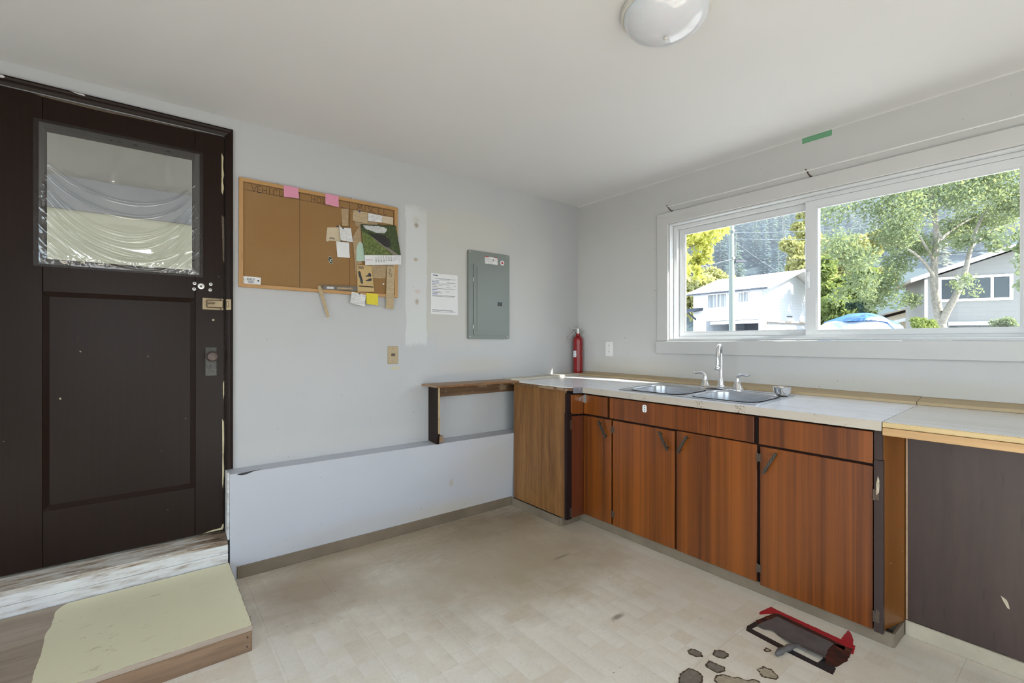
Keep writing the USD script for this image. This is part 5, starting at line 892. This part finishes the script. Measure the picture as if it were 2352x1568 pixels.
def broad(name, label, trunk_paths, crown, n, size, mat, seed, cat='tree', base=None, group=None):
    loc = base if base is not None else trunk_paths[0][0][0]; t = thing(name, label, cat, (loc[0], loc[1], 0), group)
    for pts, r0, r1 in trunk_paths: sp_ = spline(pts, 6) if len(pts) > 2 else np.array(pts); obj('trunk' if r0 > .08 else 'branch', tube(sp_, np.linspace(r0, r1, len(sp_)), 9), M['bark'], t, smooth=60)
    o = obj('foliage', leaves([c for c, r in crown], [r for c, r in crown], n, size, seed), M[mat], t, smooth=False, kind='stuff'); return t
# the big forked tree across the street
G0 = np.array([17.05, .60, -.1])
def near(v, off): return np.array(v) + np.array(off)
ra = np.random.default_rng(3)
def blob_crown(list_, jit, per): return [(np.array(c) + ra.normal(size=3) * jit * r, r * ra.uniform(.45, .7)) for c, r in list_ for _ in range(per)]
crown = blob_crown([(P3(2060, 470, 15.5), 1.2), (P3(2150, 430, 16.5), 1.3), (P3(2250, 420, 16), 1.2), (P3(2330, 440, 15), 1.0), (P3(1985, 590, 15.5), .9), (P3(2040, 560, 16.2), 1.0), (P3(1960, 640, 16.4), .65), (P3(2060, 640, 16.8), .8), (P3(2100, 560, 17.2), .9), (P3(2200, 520, 17.5), .9), (P3(2290, 500, 17), .8), (P3(2010, 690, 16.6), .55), (P3(2250, 560, 15.6), .5), (P3(2215, 650, 15.5), .42), (P3(2330, 380, 16), 1.2), (P3(2090, 690, 17), .5)], .42, 6)
big = broad('forked_tree', 'large green tree with a forked grey trunk before the cream house', [([G0, P3(2160, 740, 16.9), P3(2150, 690, 16.9), P3(2145, 620, 16.8), P3(2150, 540, 16.7), P3(2140, 460, 16.6), P3(2125, 400, 16.5)], .21, .05), ([P3(2162, 748, 16.9), P3(2178, 710, 16.6), P3(2195, 680, 16.4), P3(2215, 630, 16.3), P3(2232, 560, 16.2), P3(2270, 480, 16)], .13, .03),
    ([P3(2147, 640, 16.8), P3(2120, 600, 16.4), P3(2080, 570, 16), P3(2030, 560, 15.7)], .06, .015), ([P3(2150, 560, 16.7), P3(2200, 520, 16.9), P3(2260, 490, 17)], .055, .015), ([P3(2146, 600, 16.8), P3(2110, 540, 16.2), P3(2070, 480, 15.8)], .05, .015), ([P3(2230, 570, 16.2), P3(2280, 530, 16.4), P3(2340, 510, 16.6)], .04, .012)], crown, 28000, .058, 'leaf_big', 31, base=G0)
yc_ = blob_crown([(P3(1600, 545, 10.5), .36), (P3(1625, 535, 10.8), .34), (P3(1605, 590, 10.4), .28), (P3(1598, 630, 10.3), .18), (P3(1560, 560, 10), .5), (P3(1550, 480, 10.2), .7), (P3(1640, 520, 11), .3)], .5, 5)
broad('yellow_tree', 'yellow-green leafed tree at the left edge of the window view', [([P3(1500, 784, 10) * [1, 1, 0] + [0, 0, -.1], P3(1505, 700, 10), P3(1515, 600, 10), P3(1550, 520, 10.2)], .12, .04), ([P3(1512, 620, 10), P3(1560, 580, 10.2), P3(1610, 560, 10.5)], .04, .012)], yc_, 3600, .075, 'leaf_yellow', 33)
gold = blob_crown([(P3(1935, 590, 31), 1.0), (P3(1975, 575, 31.5), 1.1), (P3(2010, 565, 31), .9), (P3(1905, 650, 30.5), 1.0), (P3(1950, 640, 31), 1.1)], .5, 6)
broad('golden_tree', 'pale golden tree behind the boat, right of the sash bar', [([P3(1950, 784, 31) * [1, 1, 0], P3(1950, 600, 31)], .2, .06)], gold, 12000, .12, 'leaf_gold', 35)
gb = blob_crown([(P3(1900, 700, 24), .9), (P3(1915, 650, 24.5), .8), (P3(1940, 690, 24.5), .9), (P3(1995, 680, 25), .8), (P3(1980, 650, 25.3), .75), (P3(2010, 650, 24.6), .6), (P3(1890, 740, 23.5), .6)], .5, 6)
broad('hedge_tree', 'bushy green tree just behind the blue-tarped boat', [([P3(1960, 784, 25) * [1, 1, 0], P3(1960, 690, 25)], .15, .06)], gb, 15000, .12, 'leaf_bush', 36)
db = blob_crown([(P3(1975, 705, 21.9), .42), (P3(1998, 715, 21.9), .3)], .5, 5)
broad('dark_bush', 'dark round bush above the left part of the tarped boat', [([P3(1980, 784, 22.2) * [1, 1, 0], P3(1980, 715, 22.2)], .1, .05)], db, 3500, .10, 'leaf_dark', 37, 'bush')
ol = blob_crown([(P3(1832, 610, 46), 1.4), (P3(1850, 600, 47), 1.5), (P3(1845, 560, 47), 1.3), (P3(1858, 520, 48), 1.1), (P3(1862, 490, 48), .8), (P3(1868, 640, 46), 1.6)], .5, 6)
broad('olive_tree', 'sunlit yellowish tree behind the gable of the white house', [([P3(1850, 784, 46) * [1, 1, 0], P3(1850, 560, 46)], .3, .1)], ol, 10000, .2, 'leaf_gold', 38)
ob = blob_crown([(P3(1600, 650, 40), 1.5), (P3(1640, 645, 41), 1.4), (P3(1585, 690, 40), 1.4)], .5, 6)
broad('tan_bush', 'tan-green shrub over the roof of the white house, left of the pole', [([P3(1610, 784, 40) * [1, 1, 0], P3(1610, 660, 40)], .2, .1)], ob, 6000, .2, 'leaf_gold', 39, 'bush')
for k, (u, v, d, r, lab) in enumerate(((2128, 748, 16.3, .28, 'small green shrub at the left foot of the forked tree'), (2312, 752, 15.6, .30, 'low green shrub under the white trim of the cream house'))):
    broad('shrub', lab, [([P3(u, 784, d) * [1, 1, 0], P3(u, 755, d)], .03, .02)], blob_crown([(P3(u - 15, v, d), r), (P3(u + 15, v + 3, d), r), (P3(u, v - 2, d), r)], .4, 4), 1800, .05, 'leaf_big' if k else 'leaf_bush', 40 + k, 'bush')
rb = blob_crown([(P3(2352, 590, 6.5), .14), (P3(2362, 640, 6.5), .16), (P3(2385, 560, 6.6), .3), (P3(2430, 600, 6.8), .5)], .5, 5)
broad('near_branch_tree', 'leafy twigs hanging at the right edge of the window', [([P3(2480, 784, 7) * [1, 1, 0], P3(2470, 700, 7), P3(2440, 600, 6.8), P3(2360, 580, 6.5)], .08, .01)], rb, 1300, .045, 'leaf_big', 45)

# white house: local s along the windowed front, t along the gable side
def house_frame(ox, oy, e1, e2):
    E1, E2 = np.array(e1), np.array(e2)
    def w(s, t, z): q_ = np.array([ox, oy]) + s * E1 + t * E2; return (q_[0], q_[1], z)
    def hb(s0, s1, t0, t1, z0, z1): return m3.Manifold.hull_points(np.array([w(s, t, z) for s in (s0, s1) for t in (t0, t1) for z in (z0, z1)]))
    def hull(pts): return m3.Manifold.hull_points(np.array([w(*p) for p in pts]))
    return w, hb, hull
w, hb, hull = house_frame(28.139, 10.970, (.084, .996), (.996, -.084))
wh = thing('white_house', 'white two-storey house with a gable roof and open carport across the street', 'house', (28.139, 10.970, 0))
obj('walls', cut(join(hb(0, 5.05, 0, 7.42, -.3, 4.62), hull([(s, t, z) for s in (0, 5.05) for t, z in ((0, 4.6), (7.42, 4.6), (3.71, 5.90))])), hb(.23, 4.0, -.5, 5.0, -.2, 2.64)), M['siding_white'], wh, smooth=False)
obj('roof', join(hull([(s, t, z + h) for s in (-.75, 5.5) for t, z in ((-.45, 4.52), (3.71, 5.93)) for h in (0, .10)]), hull([(s, t, z + h) for s in (-.75, 5.5) for t, z in ((7.9, 4.52), (3.71, 5.93)) for h in (0, .10)])), M['roof_pale'], wh, smooth=False)
for t0, t1 in ((-.46, 3.71), (7.91, 3.71)): obj('bargeboard', hull([(s, t, z + h) for s in (-.80, -.752) for t, z in ((t0, 4.47), (t1, 5.89)) for h in (0, .2)]), M['out_white'], wh, smooth=False)
obj('gutter', hb(-.6, 5.4, -.52, -.46, 4.50, 4.60), M['roof_dark'], wh, smooth=False)
for s0, s1, z0, z1 in ((2.42, 3.82, 3.57, 4.46), (.92, 1.52, 3.82, 4.44)):
    f = obj('window_frame', cut(hb(s0 - .07, s1 + .07, -.05, .0, z0 - .07, z1 + .07), hb(s0, (s0 + s1) / 2 - .03, -.2, .2, z0, z1), hb((s0 + s1) / 2 + .03, s1, -.2, .2, z0, z1)), M['out_white'], wh, smooth=False)
    for a, b in ((s0, (s0 + s1) / 2 - .03), ((s0 + s1) / 2 + .03, s1)): obj('pane', hb(a, b, -.03, -.005, z0, z1), M['curtain'], f, smooth=False)
obj('carport_back', hb(.24, 3.99, 4.85, 4.95, -.2, 2.63), M['carport_dark'], wh, smooth=False)
obj('carport_beam', hb(.24, 3.99, .45, .60, 2.40, 2.63), M['out_white'], wh, smooth=False)
for s, t in ((2.15, .5), (3.3, 2.2), (1.2, 2.4)): obj('carport_post', hb(s - .07, s + .07, t - .07, t + .07, -.2, 2.4), M['post_tan'], wh, smooth=False)
obj('carport_shelf', hb(.5, 1.6, 4.3, 4.8, 1.5, 1.9), M['roof_dark'], wh, smooth=False)
gd = obj('garage_door', hb(-.03, -.002, .62, 4.35, -.2, 2.38), M['siding_white'], wh, smooth=False)
for k in range(6): obj('door_panel', hb(-.055, -.031, .66, 4.31, .02 + k * .385, .02 + k * .385 + .36), M['out_white'], gd, smooth=False)
obj('garage_trim', hb(-.05, -.002, .36, .60, -.2, 2.5), M['post_tan'], wh, smooth=False); obj('garage_head', hb(-.25, -.002, .55, 6.4, 2.45, 2.55), M['post_tan'], wh, smooth=False)
obj('vent', hb(-.04, -.002, 3.1, 3.75, 2.86, 2.92), M['roof_dark'], wh, smooth=False)
obj('awning', hull([(s, t, z) for s in (4.25, 5.7) for t, z in ((0, 3.62), (0, 3.42), (-1.1, 3.25), (-1.1, 3.32))]), M['roof_dark'], wh, smooth=False); obj('awning_brace', hull([(s, t, z) for s in (4.8, 4.9) for t, z in ((0, 2.75), (0, 2.85), (-.9, 3.3), (-.9, 3.22))]), M['roof_dark'], wh, smooth=False)
obj('house_number', hb(4.35, 4.75, -.03, -.002, 1.75, 1.92), M['out_white'], wh, smooth=False)
# cream house
w, hb, hull = house_frame(25.886, 2.576, (.355, -.935), (.935, .355))
chs = thing('cream_house', 'cream sided house with a long white-framed window behind the forked tree', 'house', (25.886, 2.576, 0))
obj('walls', join(hb(0, 9.0, 0, 4.6, -.3, 4.2), hull([(s, t, z) for t in (0, 4.6) for s, z in ((0, 4.1), (9.0, 4.1), (4.5, 5.72))])), M['siding_cream'], chs, smooth=False)
obj('roof', join(hull([(s, t, z + h) for t in (-.6, 5.0) for s, z in ((-.6, 3.98), (4.5, 5.80)) for h in (0, .12)]), hull([(s, t, z + h) for t in (-.6, 5.0) for s, z in ((9.6, 3.98), (4.5, 5.80)) for h in (0, .12)])), M['roof_brown'], chs, smooth=False)
for s0 in (-.62, 9.62): obj('bargeboard', hull([(s, t, z + h) for t in (-.66, -.605) for s, z in ((s0, 3.93), (4.5, 5.76)) for h in (0, .2)]), M['out_white'], chs, smooth=False)
obj('corner_board', hb(-.03, .09, -.03, .0, -.2, 4.1), M['out_white'], chs, smooth=False)
cuts = [(.56, 1.06), (1.14, 2.20), (2.30, 2.80)]
wfm = obj('window_frame', cut(hb(.44, 2.92, -.07, 0, 3.02, 4.16), *[hb(a, b, -.3, .3, 3.14, 4.05) for a, b in cuts]), M['out_white'], chs, smooth=False)
for a, b in cuts: obj('pane', hb(a, b, -.04, -.006, 3.14, 4.05), M['out_glass'], wfm, smooth=False)
obj('trim_board', hb(.80, 2.44, -.12, -.002, 1.93, 2.10), M['out_white'], chs, smooth=False); obj('lower_window', hb(.85, 2.40, -.03, -.002, .9, 1.92), M['out_glass'], chs, smooth=False)
# beige garage between them
gg = P3(2040, 784, 29); w, hb, hull = house_frame(gg[0], gg[1], (.25, -.97), (.97, .25))
ga = thing('beige_garage', 'small beige garage with a white fascia between boat and cream house', 'garage', (gg[0], gg[1], 0))
obj('walls', join(hb(-.9, 2.6, 0, 5, -.3, 2.5), hull([(s, t, z) for t in (0, 5) for s, z in ((-.9, 2.4), (2.6, 3.55), (2.6, 2.4))])), M['stucco_beige'], ga, smooth=False)
obj('roof', hull([(s, t, z + h) for t in (-.5, 5.4) for s, z in ((-1.2, 2.52), (2.7, 3.66)) for h in (0, .09)]), M['roof_brown'], ga, smooth=False)
obj('lean_to_roof', hull([(s, t, z + h) for t in (-2.6, -.1) for s, z in ((-.1, 2.18), (2.3, 2.86)) for h in (0, .10)]), M['roof_brown'], ga, smooth=False)
obj('fascia', hull([(s, t, z + h) for t in (-2.68, -2.61) for s, z in ((-.12, 2.12), (2.3, 2.80)) for h in (0, .18)]), M['out_white'], ga, smooth=False)
obj('lean_to_back', hb(0, 2.3, -.12, -.02, -.2, 1.95), M['carport_dark'], ga, smooth=False); obj('lean_to_post', hb(2.1, 2.2, -2.5, -2.4, -.2, 2.7), M['out_white'], ga, smooth=False); obj('lean_to_beam', hb(.0, 2.3, -2.5, -2.4, 1.75, 1.9), M['post_tan'], ga, smooth=False)
# utility pole and wires
PB = P3(1682, 784, 23) * [1, 1, 0]; PT = P3(1679, 440, 23)
po = thing('utility_pole', 'weathered grey wooden utility pole before the white house', 'utility pole', (PB[0], PB[1], 0))
obj('shaft', tube([PB + [0, 0, -.2], PB * .5 + PT * .5, PT], [.150, .135, .11], 16), M['pole'], po)
ax_ = P3(1720, 600, 23) - P3(1680, 600, 23); ax_ /= np.linalg.norm(ax_)
obj('junction_box', m3.Manifold.hull_points(np.array([P3(1689, 599, 22.9) + ax_ * a + np.array([0, 0, z]) + np.array([.616, .788, 0]) * b for a in (0, .50) for z in (-.09, .05) for b in (-.06, .06)])), M['roof_dark'], po, label='dark splice box on the pole', smooth=False)
for z in (532, 594): obj('insulator', lathe([(0, 0), (.05, 0), (.06, .06), (.03, .10), (0, .11)], P3(1686, z, 22.85), 10), M['out_white'], po)
def wire(u0, v0, d0, u1, v1, d1, sag_, r, mat, label):
    a, b = P3(u0, v0, d0), P3(u1, v1, d1); t = np.linspace(0, 1, 24)[:, None]; pts = a + (b - a) * t - np.array([0, 0, 1.0]) * sag_ * 4 * t * (1 - t)
    solo('power_line', tube(pts, r, 5), M[mat], label, 'power line', smooth=60)
wire(1686, 596, 22.8, 2600, 545, 14, .25, .013, 'cable_dark', 'thick dark cable running right from the splice box on the pole')
wire(1686, 594, 22.8, 1380, 640, 16, .15, .012, 'cable_pale', 'pale cable running down left from the pole past the yellow tree')
wire(1684, 534, 22.8, 2600, 452, 14, .3, .008, 'cable_pale', 'upper of two thin pale wires crossing the hillside'); wire(1684, 548, 22.8, 2600, 482, 14, .35, .008, 'cable_pale', 'lower of two thin pale wires crossing the hillside')
wire(1690, 556, 22.8, 1800, 630, 28.5, .1, .008, 'cable_pale', 'service wire dropping from the pole to the white house gable')
# boat under covers
bt = thing('covered_boat', 'boat under a pale cover and a blue tarp across the street', 'boat', tuple(P3(1963, 784, 20) * [1, 1, 0]))
bx = P3(2037, 784, 20) - P3(1890, 784, 20); bx = bx / np.linalg.norm(bx); by = np.array([-bx[1], bx[0], 0]); b0 = P3(1963, 784, 20.6) * [1, 1, 0]; HB = np.linalg.norm(P3(2037, 784, 20) - P3(1890, 784, 20)) / 2
def bring(s, prof_): return np.array([b0 + bx * s + by * a + np.array([0, 0, z]) for a, z in prof_])
def section(wd, zb, zs, zt, n=7): a = np.linspace(0, math.pi, n); return [(-wd, zb)] + [(-wd * math.cos(t) if False else -wd * math.cos(t), zs + (zt - zs) * math.sin(t)) for t in a] + [(wd, zb)]
obj('cover', loft([bring(s * HB, section(*p)) for s, p in ((-1.0, (.25, 1.2, 1.4, 1.62)), (-.93, (.6, .9, 1.6, 1.92)), (-.75, (.85, .7, 1.75, 2.08)), (-.3, (.95, .6, 1.95, 2.16)), (.2, (.98, .6, 2.0, 2.2)), (.55, (.98, .6, 1.9, 2.16)), (.92, (.95, .6, 1.55, 1.95)), (.98, (.9, .62, 1.5, 1.9)))], True, True), M['boat_cover'], bt, smooth=50)
tz = lambda t: [( -1.0 * math.cos(a), 1.80 + t * .0 + (t) * math.sin(a)) for a in np.linspace(0.0, math.pi, 9)]
obj('tarp', loft([bring(s * HB, [(-wd * math.cos(a), zl + (zt - zl) * math.sin(a) ** .7) for a in np.linspace(0, math.pi, 11)]) for s, wd, zl, zt in ((-.62, .80, 2.06, 2.10), (-.35, .97, 2.07, 2.26), (0, 1.0, 2.08, 2.44), (.25, 1.01, 2.06, 2.45), (.46, 1.02, 2.0, 2.36), (.60, 1.02, 1.80, 2.28), (.75, 1.02, 1.66, 2.2), (.93, 1.0, 1.60, 2.12), (1.0, .97, 1.66, 2.04))], True, True), M['tarp'], bt, smooth=50)
obj('rail', tube(spline([P3(1925, 768, 19.4), P3(1928, 757, 19.4), P3(1940, 755, 19.4), P3(1952, 757, 19.4), P3(1956, 768, 19.4)], 5), .02, 6), M['cable_pale'], bt); obj('hull', loft([bring(s * HB, [(-wd, 1.5), (-wd * .9, .8), (0, .35), (wd * .9, .8), (wd, 1.5)]) for s, wd in ((-1.02, .3), (-.8, .8), (0, .97), (.98, .93))], True, True), M['tarp'], bt, smooth=50)
# parked car
C0 = P3(1612, 784, 15.2) * [1, 1, 0]
car = thing('parked_car', 'dark car roof just showing above the window sill at the left', 'car', tuple(C0)); cx_ = np.array([.95, -.31, 0]); cyv = np.array([.31, .95, 0]); cxv = cx_
def cp3(a, b, z): return C0 + np.array([.12, .99, 0]) * a + np.array([.99, -.12, 0]) * b + [0, 0, z]
def cring(a, zt, wt_, zb=.3, wb=.86): return np.array([cp3(a, b, z) for b, z in ((-wb, zb), (-wb, .75), (-wt_, zt), (wt_, zt), (wb, .75), (wb, zb))])
obj('body', loft([cring(a, z, .80) for a, z in ((-2.1, .62), (-2.0, .82), (-1.0, .95), (1.7, .98), (2.1, .9), (2.15, .6))], True, True), M['car_dark'], car, smooth=40)
obj('cabin', loft([np.array([cp3(a, b, z) for b, z in ((-w_1, .93), (-w_2, zt), (w_2, zt), (w_1, .93))]) for a, w_1, w_2, zt in ((-1.05, .78, .74, .96), (-.35, .78, .62, 1.44), (.5, .78, .62, 1.51), (1.2, .78, .60, 1.40), (1.8, .76, .72, 1.0))], True, True), M['out_glass'], car, smooth=30)
obj('roof', loft([np.array([cp3(a, b, z) for b, z in ((-.60, zt), (-.45, zt + .035), (.45, zt + .035), (.60, zt), (0, zt - .01))]) for a, zt in ((-.33, 1.44), (.1, 1.495), (.5, 1.512), (1.15, 1.41))], True, True), M['car_dark'], car, smooth=40)
for a in (-1.35, 1.4):
    for b in (-.82, .82): obj('wheel', tube([cp3(a, b - .1, .29), cp3(a, b + .1, .29)], .31, 18), M['tyre'], car)
